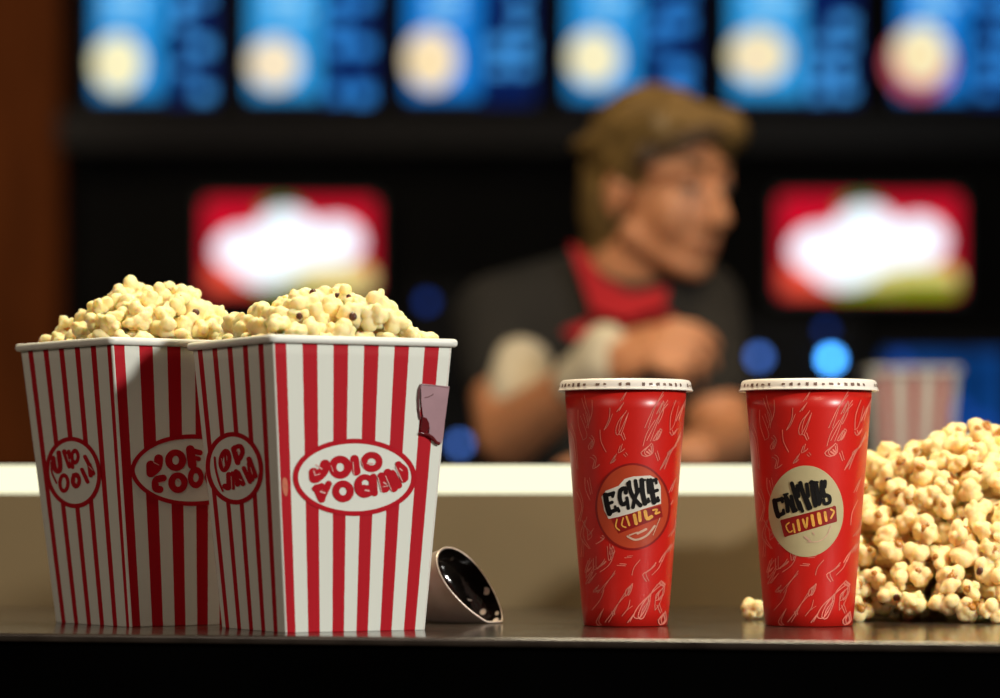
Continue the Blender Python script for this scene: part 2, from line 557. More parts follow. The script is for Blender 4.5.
def bucket(label, B0, ang, wb, wt, h, shear, params):
    r = Vector((math.cos(ang), math.sin(ang), 0)); l = Vector((-math.sin(ang), math.cos(ang), 0))
    cb = Vector((B0[0], B0[1], ZT)) + (r + l) * wb / 2
    root = thing('popcorn_bucket', label, 'popcorn bucket', cb)
    ct = cb + Vector((shear[0], shear[1], h))
    def loop(t, grow=0.0, rad=0.0018, nf=36, nc=5):
        """rounded square at height fraction t -> points with (s, halfwidth)"""
        c = cb.lerp(ct, t); w = (wb + (wt - wb) * t) / 2 + grow
        rad = max(rad + grow * 0.6, 0.0006)
        corners = [(-1, -1), (1, -1), (1, 1), (-1, 1)]
        out = []
        for k in range(4):
            (ax, ay), (bx, by) = corners[k], corners[(k + 1) % 4]
            u0, pr, hw = params[k]
            dx, dy = (bx - ax) / 2, (by - ay) / 2
            for i in range(nf + 1):
                s = i / nf
                q = rad + (2 * w - 2 * rad) * s
                x = ax * w + dx * q; y = ay * w + dy * q
                uu = q / (2 * w)
                out.append((c + r * x + l * y, (uu - u0) / pr, hw))
            cx, cy = bx * (w - rad), by * (w - rad)
            a0 = math.atan2(-dx, dy)      # outward normal of this face
            for i in range(1, nc):
                a = a0 + PI / 2 * i / nc
                out.append((c + r * (cx + rad * math.cos(a)) + l * (cy + rad * math.sin(a)), 0.5, 0.0))
        return out
    # outer wall
    T = [0, 0.004] + [0.05 + 0.95 * i / 14 for i in range(15)]
    v = []; f = []; uv = []
    for t in T:
        for p, s, hw in loop(t):
            v.append(p); uv.append((s, hw))
    n = len(loop(0))
    for i in range(len(T) - 1):
        for k in range(n):
            k2 = (k + 1) % n
            f.append((i * n + k, i * n + k2, (i + 1) * n + k2, (i + 1) * n + k))
    # inner wall and base
    m0 = len(v)
    for t in (1.0, 0.02):
        for p, s, hw in loop(t, -0.0009):
            v.append(p); uv.append((0.5, 0.0))
    for k in range(n):
        k2 = (k + 1) % n
        f.append((m0 + k, m0 + n + k, m0 + n + k2, m0 + k2))
        f.append(((len(T) - 1) * n + k, (len(T) - 1) * n + k2, m0 + k2, m0 + k))
    f.append(tuple(m0 + n + k for k in range(n)))
    f.append(tuple(k for k in range(n - 1, -1, -1)))
    o = mesh('card_body', v, f, M['stripe'], root)
    ul = o.data.uv_layers.new(name='UVMap')
    for lp in o.data.loops:
        ul.data[lp.index].uv = uv[lp.vertex_index]
    # the flat base faces stay sharp
    for pg in o.data.polygons:
        if len(pg.vertices) > 4: pg.use_smooth = False
    # rolled rim
    prof = []
    R = 0.0028
    for i in range(14):
        a = 2 * PI * i / 14
        prof.append((0.0014 + 0.0022 * math.cos(a), -R + R * math.sin(a)))
    mb = MB(); v = []; f = []
    for g, dz in prof:
        for p, s, hw in loop(1.0, g, 0.003):
            v.append(p + Vector((0, 0, dz)))
    m = len(prof)
    for i in range(m):
        i2 = (i + 1) % m
        for k in range(n):
            k2 = (k + 1) % n
            f.append((i * n + k, i2 * n + k, i2 * n + k2, i * n + k2))
    mesh('rim', v, f, M['rim'], root)
    # faces as planes: right (0) and left (3)
    def corner(sx, sy, t):
        c = cb.lerp(ct, t); w = (wb + (wt - wb) * t) / 2
        return c + r * sx * w + l * sy * w
    right = plane_mapper(corner(-1, -1, 0), corner(1, -1, 0), corner(1, -1, 1))
    left = plane_mapper(corner(-1, -1, 0), corner(-1, 1, 0), corner(-1, 1, 1))
    return dict(root=root, right=right, left=left, cb=cb, ct=ct, r=r, l=l, wt=wt, wb=wb, h=h)

def badge(b, face, outer, inner, letters, slits, extra=None):
    g = b[face]
    bd = decal('logo_oval', [inner], g, 0.00030, M['card'], b['root'])
    decal('oval_outline', [outer], g, 0.00045, M['ink'], bd)
    decal('lettering', letters + (extra or []), g, 0.00055, M['ink'], bd)
    if slits:
        decal('letter_highlights', slits, g, 0.00082, M['slit'], bd)
    return bd

A1 = math.radians(28.5)
B1 = P(285, 632, 2.2)
front = bucket('red and white striped popcorn bucket with a mauve patch stuck on its edge', B1, A1, 0.1060, 0.1360, 0.1995, (-0.0012, 0),
               [(0.033, 0.170, 0.24), (0.1, 0.17, 0.22), (0.1, 0.17, 0.22), (0.1, 0.19, 0.16)])
A2 = math.radians(36.5)
B2 = P(130.5, 627, 2.30)
rear = bucket('red and white striped popcorn bucket standing behind the one with the mauve patch', B2, A2, 0.1085, 0.1345, 0.203, (-0.0085, 0),
              [(0.033, 0.170, 0.24), (0.1, 0.17, 0.22), (0.1, 0.17, 0.22), (0.115, 0.172, 0.16)])

# front bucket, broad side: badge in zoomed coordinates (origin 285,430, 7.14x)
Z = lambda s: xf(s, 285, 430, 1000 / 140)
L = []
L += [Z(ribbon([(288, 248), (268, 300), (222, 342)], 74)), Z(ribbon([(205, 305), (208, 345)], 72))]
L += [Z(ring2(395, 266, 82, 83, 27, 31))]
L += [Z(ribbon([(497, 207), (510, 297)], 60)), Z(ribbon([(500, 300), (505, 310)], 34))]
L += [Z(ring2(620, 228, 77, 73, 30, 25))]
L += [Z(ribbon([(228, 415), (262, 492)], 56)), Z(ribbon([(262, 492), (312, 385)], 46)), Z(ribbon([(215, 420), (262, 400)], 44))]
L += [Z(ring2(415, 438, 77, 78, 27, 29))]
L += [Z(ring2(570, 400, 76, 85, 26, 24, dx=5, dy=-20)), Z(ribbon([(632, 335), (640, 450)], 48)), Z(ribbon([(560, 405), (590, 410)], 30))]
L += [Z(ribbon([(690, 330), (708, 420)], 56)), Z(ribbon([(715, 420), (720, 420)], 52))]
L += [Z(ribbon([(735, 305), (778, 415)], 58)), Z(ribbon([(768, 310), (812, 395)], 50))]
L += [Z(ribbon([(812, 245), (848, 355)], 46)), Z(ribbon([(818, 250), (858, 285), (862, 345)], 40))]
S = [Z(ribbon([(222, 248), (262, 278)], 10)), Z(ribbon([(205, 290), (215, 325)], 7)), Z(ribbon([(215, 325), (250, 312)], 6)),
     Z(ribbon([(486, 230), (493, 320)], 5)), Z(ribbon([(590, 238), (625, 240)], 12)), Z(ribbon([(255, 440), (285, 450)], 12)),
     Z(ribbon([(575, 430), (600, 434)], 12)), Z(ribbon([(705, 375), (722, 385)], 9)), Z(ribbon([(700, 405), (735, 400)], 5)),
     Z(ribbon([(820, 275), (838, 290)], 8)), Z(ribbon([(665, 340), (690, 440)], 6)), Z(ribbon([(720, 330), (760, 430)], 6)), Z(ribbon([(790, 260), (838, 365)], 6)),
     Z(ribbon([(330, 255), (345, 300)], 4)), Z(ribbon([(545, 220), (560, 265)], 4))]
badge(front, 'right', Z(ring2(498, 338, 441, 276, 404, 242, 72, rows=1)), Z(ring2(498, 338, 425, 260, 0, 0, 72)), L, S)
# front bucket, narrow side (origin 195,425, 7.75x)
Z = lambda s: xf(s, 195, 425, 7.75)
L = [Z(ring2(232, 275, 50, 92, 16, 46, rot=0.12)), Z(ribbon([(232, 225), (240, 320)], 18)),
     Z(ribbon([(300, 185), (330, 290)], 44)), Z(ribbon([(305, 175), (350, 165), (368, 210), (345, 262)], 36)),
     Z(ribbon([(262, 385), (262, 480), (232, 475)], 44)), Z(ribbon([(290, 370), (296, 490)], 26)),
     Z(ribbon([(318, 360), (330, 460)], 38)), Z(ribbon([(330, 370), (370, 455)], 40)),
     Z(ribbon([(378, 335), (425, 440)], 34)), Z(ribbon([(418, 265), (465, 395)], 42)), Z(ribbon([(420, 300), (440, 420)], 40))]
S = [Z(ribbon([(205, 260), (222, 330)], 6)), Z(ribbon([(325, 200), (345, 215)], 9)), Z(ribbon([(280, 400), (285, 490)], 7)),
     Z(ribbon([(345, 420), (360, 430)], 8)), Z(ribbon([(430, 330), (445, 380)], 6))]
E = [Z(ribbon([(152, 252), (158, 330), (185, 440), (215, 510)], 16))]
badge(front, 'left', Z(ring2(305, 335, 222, 282, 188, 246, 64, rot=-0.12, rows=1)), Z(ring2(305, 335, 205, 262, 0, 0, 64, rot=-0.12)), L, S, E)
# rear bucket, narrow side (origin 30,425)
Z = lambda s: xf(s, 30, 425, 7.75)
L = [Z(ribbon([(178, 255), (195, 345), (228, 355), (232, 290), (222, 215)], 36)),
     Z(ribbon([(265, 205), (305, 320)], 36)), Z(ribbon([(300, 205), (305, 250)], 30)),
     Z(ring2(348, 245, 36, 62, 12, 28)), Z(ribbon([(325, 230), (330, 330)], 24)),
     Z(ring2(262, 450, 44, 76, 18, 44)),
     Z(ring2(355, 430, 40, 62, 12, 22)), Z(ribbon([(335, 385), (340, 470)], 24)),
     Z(ribbon([(402, 345), (445, 440)], 30)), Z(ribbon([(425, 245), (490, 375)], 30)), Z(ribbon([(460, 310), (470, 390)], 34))]
S = [Z(ribbon([(205, 250), (215, 320)], 6)), Z(ribbon([(285, 230), (300, 280)], 6)), Z(ribbon([(350, 440), (362, 452)], 8)), Z(ribbon([(455, 320), (485, 350)], 6))]
E = [Z(ribbon([(165, 290), (170, 370), (205, 450)], 14))]
badge(rear, 'left', Z(ring2(335, 368, 214, 278, 184, 244, 64, rot=-0.14, rows=1)), Z(ring2(335, 368, 198, 260, 0, 0, 64, rot=-0.14)), L, S, E)
# rear bucket, broad side (origin 120,425, 7.76x); its far half is hidden by the other bucket
Z = lambda s: xf(s, 120, 425, 7.76)
L = [Z(ribbon([(300, 262), (290, 325), (240, 372)], 70)), Z(ribbon([(238, 310), (240, 360)], 70)),
     Z(ring2(432, 273, 82, 84, 26, 34)), Z(ribbon([(545, 190), (560, 310)], 68)), Z(ribbon([(560, 200), (620, 215)], 44)), Z(ribbon([(570, 255), (610, 262)], 36)),
     Z(ribbon([(335, 412), (280, 430), (278, 490), (310, 500)], 56)), Z(ring2(450, 448, 76, 80, 24, 32)),
     Z(ring2(588, 408, 62, 84, 22, 34)), Z(ring2(720, 400, 62, 80, 20, 30)), Z(ribbon([(690, 230), (700, 310)], 60))]
S = [Z(ribbon([(262, 290), (300, 310)], 7)), Z(ribbon([(300, 450), (345, 440)], 8)), Z(ribbon([(440, 420), (455, 440)], 8))]
nose = []
for k in range(64):
    a = 2 * PI * k / 64
    nose.append((a, math.cos(a), math.sin(a)))
def vesica(rx, ry, p):
    return [(560 + rx * (abs(c) ** 0.92) * (1 if c > 0 else -1), 350 + ry * (abs(s) ** p) * (1 if s > 0 else -1)) for a, c, s in nose]
def band(o, i):
    v = [Vector(p) for p in o] + [Vector(p) for p in i]; n = len(o)
    return v, [(k, (k + 1) % n, n + (k + 1) % n, n + k) for k in range(n)]
badge(rear, 'right', Z(band(vesica(480, 278, 1.15), vesica(446, 244, 1.15))), Z(star2(560, 350, vesica(465, 262, 1.15), per=1)), L, S)

# mauve torn patch on the edge of the bucket
g = front['right']
def plate(name, poly, thick, mat, parent, off=0.0003, taper=0.15):
    n = len(poly)
    cx = sum(p[0] for p in poly) / n; cy = sum(p[1] for p in poly) / n
    rows = [(0, 0), (thick * 0.8, 0), (thick, 0.35)]
    v = []; f = []
    for dz, ins in rows:
        for x, y in poly:
            d = math.hypot(x - cx, y - cy) or 1
            v.append(g(x + (cx - x) / d * ins, y + (cy - y) / d * ins, off + dz))
    for i in range(2):
        for k in range(n):
            k2 = (k + 1) % n
            f.append((i * n + k, i * n + k2, (i + 1) * n + k2, (i + 1) * n + k))
    f.append(tuple(2 * n + k for k in range(n)))
    f.append(tuple(range(n - 1, -1, -1)))
    o = mesh(name, v, f, mat, parent, smooth=False)
    bm = bmesh.new(); bm.from_mesh(o.data); bmesh.ops.recalc_face_normals(bm, faces=bm.faces)
    bmesh.ops.triangulate(bm, faces=[q for q in bm.faces if len(q.verts) > 4]); bm.to_mesh(o.data); bm.free()
    return o
patch = plate('torn_patch', [(420.5, 384.5), (423, 383.6), (449.6, 386.5), (447.6, 401), (445, 421), (443.2, 438), (441.5, 443.5), (438.5, 442), (434, 438.5), (429, 434), (429.6, 428), (427.5, 421.5), (423, 416.5), (421.5, 405)], 0.0012, M['mauve'], front['root'])
patch['label'] = 'mauve torn patch'
mb = MB()
def tube_on(pts, rad, mat, name, parent, off):
    mb = MB()
    for a, b in zip(pts, pts[1:]):
        mb.cap(g(a[0], a[1], off), g(b[0], b[1], off), rad, rad, 10)
    return mb.build(name, mat, parent)
tube_on([(421, 385), (418.8, 390), (418.2, 399), (418.6, 410), (420, 418.5)], 0.0008, M['mauve_dark'], 'curled_edge', patch, 0.0008)
tube_on([(421.5, 385), (436, 386), (449, 388)], 0.0004, M['mauve_dark'], 'fold_line', patch, 0.0012)
plate('red_blot', [(422, 416.5), (426.5, 418), (429, 422.5), (429.6, 428), (427, 431.6), (423, 432.4), (420.6, 430)], 0.0017, M['maroon'], patch)
tube_on([(421, 433.2), (427, 434.2), (432, 437.5), (436, 442.5), (438.5, 443.6)], 0.0013, M['maroon'], 'drip', patch, 0.0016)
tube_on([(425, 397.6), (428, 397), (431.5, 395.6), (433, 394.2)], 0.0004, M['mauve_dark'], 'crease', patch, 0.0014)
decal('stain', [star2(284.9, 487.5, [(282.2, 480), (284, 477), (287, 479), (288, 486), (287.6, 494), (286, 497), (283.4, 493), (282.3, 487)], 2, 2)], g, 0.0004, M['stain'], front['root'])

# ------------------------------------------------------------------ cups
def make_cup(label, axis_px, k, squig, emblem):
    Yc = 2.335
    X = (axis_px - 500) * Yc / F
    root = thing('paper_cup', label, 'cup', (X, Yc, ZT))
    rb, rt, H = 0.0303 * k, 0.0433 * k, 0.1672
    rad = lambda z: rb + (rt - rb) * (z - ZT) / H
    prof = [(0.0, ZT + 0.004), (rb - 0.003, ZT + 0.004), (rb - 0.002, ZT + 0.0), (rb - 0.0004, ZT + 0.0004)]
    for i in range(1, 13):
        z = ZT + H * i / 12
        prof.append((rad(z), z))
    prof += [(rt - 0.001, ZT + H), (rt - 0.0016, ZT + H - 0.01), (rb, ZT + 0.006), (0.0, ZT + 0.006)]
    mb = MB().lathe(prof, X, Yc, 96)
    mb.build('cup_body', M['cup'], root)
    R = 0.0481 * k
    z1 = ZT + 0.1745; z0 = ZT + 0.1665
    lp = [(0.0, z1 - 0.0022), (R - 0.011, z1 - 0.0022), (R - 0.0075, z1 - 0.0018), (R - 0.0055, z1 - 0.0004), (R - 0.004, z1), (R - 0.0028, z1 - 0.0004), (R - 0.0017, z1 - 0.0017),
          (R - 0.0011, z1 - 0.0050), (R - 0.0008, z0 + 0.0014), (R - 0.0002, z0 + 0.0010), (R, z0 + 0.0004), (R - 0.0003, z0), (R - 0.0018, z0 + 0.0002), (rt + 0.0008, z0 + 0.0012), (rt + 0.0005, z1 - 0.004), (0.0, z1 - 0.0034)]
    lid = MB().lathe(lp, X, Yc, 96).build('lid', M['lid'], root)
    # straw slot pressed into the lid top, and the dark dashes round its side
    sl = MB()
    for a in (0.4, 0.4 + PI / 2):
        d = Vector((math.cos(a), math.sin(a), 0)) * 0.006; e = Vector((-math.sin(a), math.cos(a), 0)) * 0.0006
        c = Vector((X, Yc, z1 - 0.00215))
        sl.add([c - d - e, c + d - e, c + d + e, c - d + e], [(0, 1, 2, 3)])
    sl.build('straw_slot', M['mark'], lid, smooth=False)
    mk = MB()
    rr = random.Random(int(axis_px))
    for i in range(54):
        a = 2 * PI * i / 54
        w = 0.019 + 0.014 * rr.random(); hh = 0.0007 + 0.0006 * rr.random()
        if rr.random() < 0.12: continue
        zc = z1 - 0.0042
        q = []
        for dz in (-hh, hh):
            for j in range(4):
                aa = a - w + 2 * w * j / 3
                r_ = R - 0.0011 + 0.00016 + (0.00025 if dz < 0 else -0.0002)
                q.append((X + r_ * math.sin(aa), Yc - r_ * math.cos(aa), zc + dz + 0.0003 * rr.uniform(-1, 1)))
        mk.add(q, [(0, 1, 5, 4), (1, 2, 6, 5), (2, 3, 7, 6)])
    mk.build('embossed_dashes', M['mark'], lid)
    def g(px, py, off=0.0, spin=0.0):
        Yf = Yc - 0.035
        for _ in range(4):
            z = ZC + (HZ - py) * Yf / F
            r_ = rad(z) + off
            x = (px - 500) * Yf / F - X
            s = max(-0.995, min(0.995, x / r_))
            Yf = Yc - r_ * math.sqrt(1 - s * s)
        a = math.asin(s) + spin
        return Vector((X + r_ * math.sin(a), Yc - r_ * math.cos(a), z))
    # squiggles, on the seen side and again round the back
    mb = MB()
    for sh in squig:
        v, f = sh
        for spin in (0.0, PI):
            mb.add([g(axis_px + (p.x - 625.5) * k, p.y, 0.00022, spin) for p in v], f)
    mb.build('squiggle_print', M['squiggle'], root)
    emblem(g, root)
    return root, g

def strokes():
    T = []
    z = lambda pts, w=1.15: T.append(ribbon([(560 + x / 7.14, 390 + y / 7.14) for x, y in pts], w * 0.8, step=2.0))
    z([(155, 60), (175, 130), (200, 190), (190, 270)], 0.8); z([(165, 170), (185, 235)], 0.7)
    z([(60, 270), (95, 350), (110, 450), (120, 560)], 0.9)
    z([(210, 340), (236, 372), (210, 425), (203, 400), (225, 365)], 1.0)
    z([(215, 480), (245, 500), (235, 560), (275, 540)], 1.0)
    z([(470, 20), (430, 80)], 0.8); z([(445, 105), (405, 155)], 1.0)
    z([(465, 165), (420, 220), (398, 290), (412, 322), (450, 250), (480, 180)], 0.9)
    z([(438, 320), (455, 358)], 1.1); z([(430, 400), (415, 450), (450, 430)], 1.0); z([(392, 470), (358, 526), (385, 505)], 1.0)
    z([(455, 460), (470, 475)], 1.0)
    z([(740, 35), (680, 110), (640, 190), (605, 270)], 0.9); z([(770, 100), (715, 170), (665, 270), (620, 360)], 1.0)
    z([(728, 95), (690, 170)], 1.2); z([(700, 295), (664, 360), (690, 350), (718, 300), (700, 293)], 1.3)
    z([(640, 395), (578, 450), (612, 475), (655, 450), (650, 400)], 1.3); z([(620, 440), (640, 455)], 2.2)
    z([(785, 300), (800, 325), (825, 290)], 1.2); z([(885, 100), (850, 170), (830, 220)], 1.2)
    z([(860, 330), (820, 400), (780, 450), (750, 500), (720, 560)], 1.4); z([(680, 450), (700, 505)], 1.1); z([(902, 60), (872, 130)], 1.0)
    z([(820, 405), (780, 440)], 1.8)
    m = lambda pts, w=1.0: T.append(ribbon([(540 + x / 2.494, 360 + y / 2.494) for x, y in pts], w * 0.8, step=2.0))
    m([(92, 330), (104, 365), (95, 402)], 0.9); m([(112, 400), (101, 440), (122, 470)], 0.9); m([(118, 440), (130, 425)], 0.8)
    m([(320, 440), (335, 420), (338, 400)], 1.0); m([(120, 500), (112, 530), (124, 520)], 1.0); m([(330, 460), (318, 480)], 0.9)
    m([(168, 465), (172, 500), (184, 480)], 1.0); m([(322, 330), (336, 300)], 1.0); m([(118, 300), (126, 335)], 0.8)
    b = lambda pts, w=1.15: T.append(ribbon([(560 + x / 6.65, 530 + y / 6.65) for x, y in pts], w * 0.8, step=2.0))
    b([(270, 50), (288, 62), (240, 92)], 1.2); b([(335, 120), (330, 162), (352, 150), (338, 118)], 1.0)
    b([(222, 190), (225, 262), (262, 240), (292, 205)], 1.0); b([(212, 280), (170, 360), (232, 300)], 0.9)
    b([(365, 290), (300, 360), (250, 420)], 0.8); b([(472, 370), (440, 400), (435, 440), (460, 410), (472, 370)], 1.4)
    b([(430, 440), (380, 500), (340, 560), (300, 612)], 0.9); b([(345, 545), (352, 570)], 1.4)
    b([(588, 440), (520, 510), (490, 575), (530, 582), (580, 500), (600, 430), (680, 360)], 1.3)
    b([(680, 390), (640, 430), (640, 470), (680, 430), (686, 385)], 1.1); b([(665, 358), (688, 372)], 2.4)
    b([(645, 500), (667, 552)], 1.1); b([(690, 555), (655, 600), (668, 630), (697, 605), (690, 560)], 1.7)
    b([(490, 560), (450, 615)], 1.2); b([(735, 110), (692, 160), (660, 215)], 1.3); b([(632, 235), (592, 270), (550, 297), (575, 342)], 1.3)
    b([(380, 235), (435, 238)], 0.9); b([(430, 185), (475, 182)], 0.7); b([(280, 540), (240, 612), (262, 636)], 1.0)
    b([(150, 60), (140, 180)], 0.7); b([(245, 380), (220, 412), (252, 408)], 1.1); b([(260, 245), (295, 222)], 1.8)
    # the scratchy print is doubled: a thinner second line runs along every stroke
    T2 = []
    for v, f in T:
        c = sum((Vector((p.x, p.y)) for p in v), Vector((0, 0))) / len(v)
        T2.append(([Vector((c.x + (p.x - c.x) * 0.82 + 1.9, c.y + (p.y - c.y) * 1.12 - 1.6)) for p in v], f))
    for k, (x0, y0, x1, y1) in enumerate([(578, 410, 583, 440), (592, 400, 588, 425), (600, 430, 606, 452), (610, 408, 604, 430), (655, 420, 643, 446), (664, 402, 658, 424),
            (676, 400, 670, 430), (668, 452, 660, 470), (585, 478, 590, 500), (582, 520, 588, 540), (673, 500, 666, 525), (662, 560, 652, 575), (592, 560, 586, 578), (604, 590, 592, 610),
            (640, 560, 632, 575), (630, 600, 622, 616), (650, 600, 640, 618), (600, 572, 612, 560), (660, 590, 655, 610)]):
        m = ((x0 + x1) / 2 + (2 if k % 2 else -2), (y0 + y1) / 2)
        T2.append(ribbon([(x0, y0), m, (x1, y1)], 0.75, step=2.0))
        if k % 3 == 0: T2.append(ribbon([(x1, y1), (x1 + 4, y1 - 5), (x0 + 2.5, y0 + 6)], 0.6, step=2.0))
    return T + T2
SQ = strokes()

def emblem_a(g, root):
    Zs = lambda s: xf(s, 590, 455, 6.98)
    d = decal('round_emblem', [Zs(ring2(300, 360, 258, 298, 0, 0, 64, rows=8))], g, 0.0004, M['orange'], root)
    d['label'] = 'orange red round emblem'
    decal('emblem_edge', [Zs(ring2(300, 360, 264, 304, 250, 290, 64, rows=1))], g, 0.0005, M['dark_red'], d)
    decal('white_tag', [Zs(star2(290, 300, [(80, 292), (110, 250), (200, 215), (240, 168), (300, 150), (420, 143), (470, 168), (494, 220), (496, 340), (380, 375), (250, 420), (130, 447), (100, 390)], 6, 4))], g, 0.00055, M['offwhite'], d)
    r = lambda pts, w=27: Zs(ribbon(pts, w, step=9))
    T = [r([(166, 262), (158, 290)], 22), r([(160, 268), (104, 284)], 28), r([(108, 280), (118, 345), (136, 408)], 38), r([(118, 345), (154, 330)], 24), r([(134, 402), (178, 384)], 28), r([(176, 360), (180, 388)], 20),
         r([(194, 372), (202, 392)], 22),
         r([(250, 262), (246, 232), (214, 246), (208, 300), (226, 345), (258, 330)], 30), r([(250, 225), (254, 262)], 16),
         r([(258, 300), (268, 372)], 24), r([(276, 186), (282, 250)], 22), r([(266, 200), (300, 290), (352, 352)], 30), r([(318, 180), (330, 262)], 26), r([(346, 240), (318, 290), (300, 365)], 26),
         r([(362, 176), (368, 262), (384, 338)], 34), r([(352, 178), (384, 174)], 16), r([(382, 336), (410, 322)], 26), r([(408, 305), (410, 328)], 18),
         r([(404, 174), (412, 262)], 22),
         r([(424, 178), (436, 262), (448, 330)], 34), r([(428, 182), (462, 172)], 24), r([(460, 166), (464, 196)], 18), r([(440, 256), (470, 246)], 24), r([(446, 328), (478, 316)], 26), r([(474, 296), (478, 322)], 18)]
    decal('black_lettering', T, g, 0.0007, M['black_ink'], d)
    decal('red_banner', [Zs(quad2((150, 445), (494, 350), (508, 432), (200, 548)))], g, 0.0006, M['dark_red'], d)
    T = [r([(188, 450), (180, 500), (205, 525)], 10), r([(232, 440), (222, 490), (250, 505)], 10), r([(255, 430), (275, 490)], 14), r([(310, 420), (322, 478)], 24),
         r([(345, 400), (350, 458)], 22), r([(385, 395), (398, 445), (430, 430)], 24), r([(440, 385), (470, 380), (455, 410), (485, 400)], 13)]
    decal('banner_lettering', T, g, 0.00075, M['yellow'], d)
    T = [r([(262, 568), (320, 592), (395, 562), (452, 495)], 14), r([(332, 548), (392, 518)], 16), r([(275, 560), (330, 540)], 10), r([(488, 440), (440, 560)], 5)]
    decal('pale_arcs', T, g, 0.0007, M['paleline'], d)

def emblem_b(g, root):
    Zs = lambda s: xf(s, 760, 455, 6.345)
    d = decal('round_emblem', [Zs(ring2(292, 357, 238, 290, 0, 0, 64, rows=8))], g, 0.0004, M['beige'], root)
    d['label'] = 'beige round emblem'
    r = lambda pts, w=24: Zs(ribbon(pts, w, step=8))
    T = [r([(142, 296), (138, 274)], 22), r([(140, 278), (90, 292)], 26), r([(92, 290), (102, 345), (116, 388)], 32), r([(114, 386), (148, 370)], 26), r([(148, 350), (150, 372)], 20),
         r([(162, 258), (170, 310), (176, 356)], 26), r([(168, 270), (198, 320), (212, 356)], 24), r([(198, 262), (214, 330), (228, 352)], 24), r([(150, 252), (176, 246)], 14),
         r([(202, 180), (222, 250), (252, 340)], 26), r([(236, 196), (244, 262)], 24), r([(212, 222), (250, 206)], 16), r([(256, 178), (272, 240), (310, 338)], 28), r([(296, 186), (306, 262)], 24), r([(250, 300), (270, 356)], 22), r([(300, 280), (322, 336)], 22),
         r([(328, 172), (338, 250), (352, 320)], 28), r([(316, 176), (344, 170)], 14),
         r([(356, 176), (376, 312)], 24), r([(392, 168), (388, 250), (378, 310)], 22), r([(346, 176), (366, 172)], 14),
         r([(412, 168), (400, 215), (410, 262)], 26), r([(404, 250), (440, 262), (442, 300), (412, 308), (404, 285)], 22), r([(418, 176), (414, 205)], 16)]
    decal('black_lettering', T, g, 0.0007, M['black_ink'], d)
    decal('red_banner', [Zs(quad2((132, 412), (478, 322), (484, 424), (158, 520))), Zs(ribbon([(140, 420), (162, 510)], 22)), Zs(ribbon([(472, 332), (478, 415)], 22))], g, 0.0006, M['dark_red'], d)
    T = [r([(185, 430), (165, 450), (185, 490), (205, 480)], 9), r([(210, 440), (220, 490)], 12), r([(240, 415), (250, 475)], 18), r([(272, 410), (292, 462), (300, 400)], 14),
         r([(330, 385), (340, 445)], 20), r([(372, 375), (382, 430)], 24), r([(412, 365), (420, 415)], 18), r([(450, 345), (470, 360), (450, 400)], 12)]
    decal('banner_lettering', T, g, 0.00075, M['yellow'], d)
    T = [r([(452, 450), (420, 515), (370, 548), (300, 552)], 6), r([(285, 520), (320, 548)], 12), r([(335, 490), (345, 505)], 8)]
    decal('pale_arcs', T, g, 0.0007, M['paleline'], d)

cupA, gA = make_cup('tall red paper cup with white lid and an orange round emblem', 625.5, 1.0, SQ, emblem_a)
cupB, gB = make_cup('tall red paper cup with white lid and a beige round emblem', 808.8, 1.035, SQ, emblem_b)

# ------------------------------------------------------------------ steel scoop lying behind the bucket
s_root = thing('popcorn_scoop', 'shiny steel scoop with black inside with painted glints lying behind the striped bucket', 'scoop', P(455, 622, 2.40).to_2d().to_3d() + Vector((0, 0, ZT)))
YS = 2.37
ctr = P(470.5, 587, YS)
ax = (P(503.5, 622, YS) - P(444, 548, YS)); half = ax.length / 2; ax.normalize()
side = Vector((0.45, 0.80, 0.40)); side = (side - ax * side.dot(ax)).normalized()
nrm = ax.cross(side).normalized()
if nrm.y > 0: nrm = -nrm                      # the mouth opens to the camera
def scoop_shell(scale, depth, rows=18, n=56, lift=0.0):
    v = []; f = []
    for i in range(rows + 1):
        t = i / rows
        prof = math.cos(t * PI / 2) ** 0.55 if t < 1 else 0.0
        dep = depth * math.sin(t * PI / 2)
        for k in range(n):
            a = 2 * PI * k / n
            e = math.cos(a); q = math.sin(a)
            wid = 0.0205 * (1 - 0.22 * e)     # blunter at the top, narrower at the tip
            sk = -ax * (dep * 0.5) + Vector((0, 0, -dep * 0.20))
            p = ctr + (ax * half * e + side * wid * q) * prof * scale - nrm * (dep) + sk + nrm * lift
            v.append(p)
    for i in range(rows):
        for k in range(n):
            k2 = (k + 1) % n
            f.append((i * n + k, i * n + k2, (i + 1) * n + k2, (i + 1) * n + k))
    return v, f
def on_top(v):
    return [Vector((p.x, p.y, max(p.z, ZT + 0.0004))) for p in v]
v, f = scoop_shell(1.0, 0.046)
mesh('scoop_shell', on_top(v), f, M['steel'], s_root)
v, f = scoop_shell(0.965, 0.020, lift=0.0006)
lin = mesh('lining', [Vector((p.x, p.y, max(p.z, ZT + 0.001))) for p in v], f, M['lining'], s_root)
lin['label'] = 'black inside with painted glints'
mb = MB()
pts = [ctr + ax * half * math.cos(2 * PI * k / 56) + side * 0.0205 * (1 - 0.22 * math.cos(2 * PI * k / 56)) * math.sin(2 * PI * k / 56) for k in range(56)]
for k in range(56):
    a, b = pts[k], pts[(k + 1) % 56]
    a = Vector((a.x, a.y, max(a.z, ZT + 0.0012))); b = Vector((b.x, b.y, max(b.z, ZT + 0.0012)))
    mb.cap(a, b, 0.0008, 0.0008, 8)
mb.build('scoop_rim', M['steel'], s_root)
h0 = ctr - nrm * 0.036 - ax * 0.032
mb = MB()
hp = [h0, h0 + Vector((-0.03, 0.012, -0.004)), h0 + Vector((-0.065, 0.02, -0.022)), h0 + Vector((-0.11, 0.025, -0.038))]
hp = [Vector((p.x, p.y, max(p.z, ZT + 0.0065))) for p in hp]
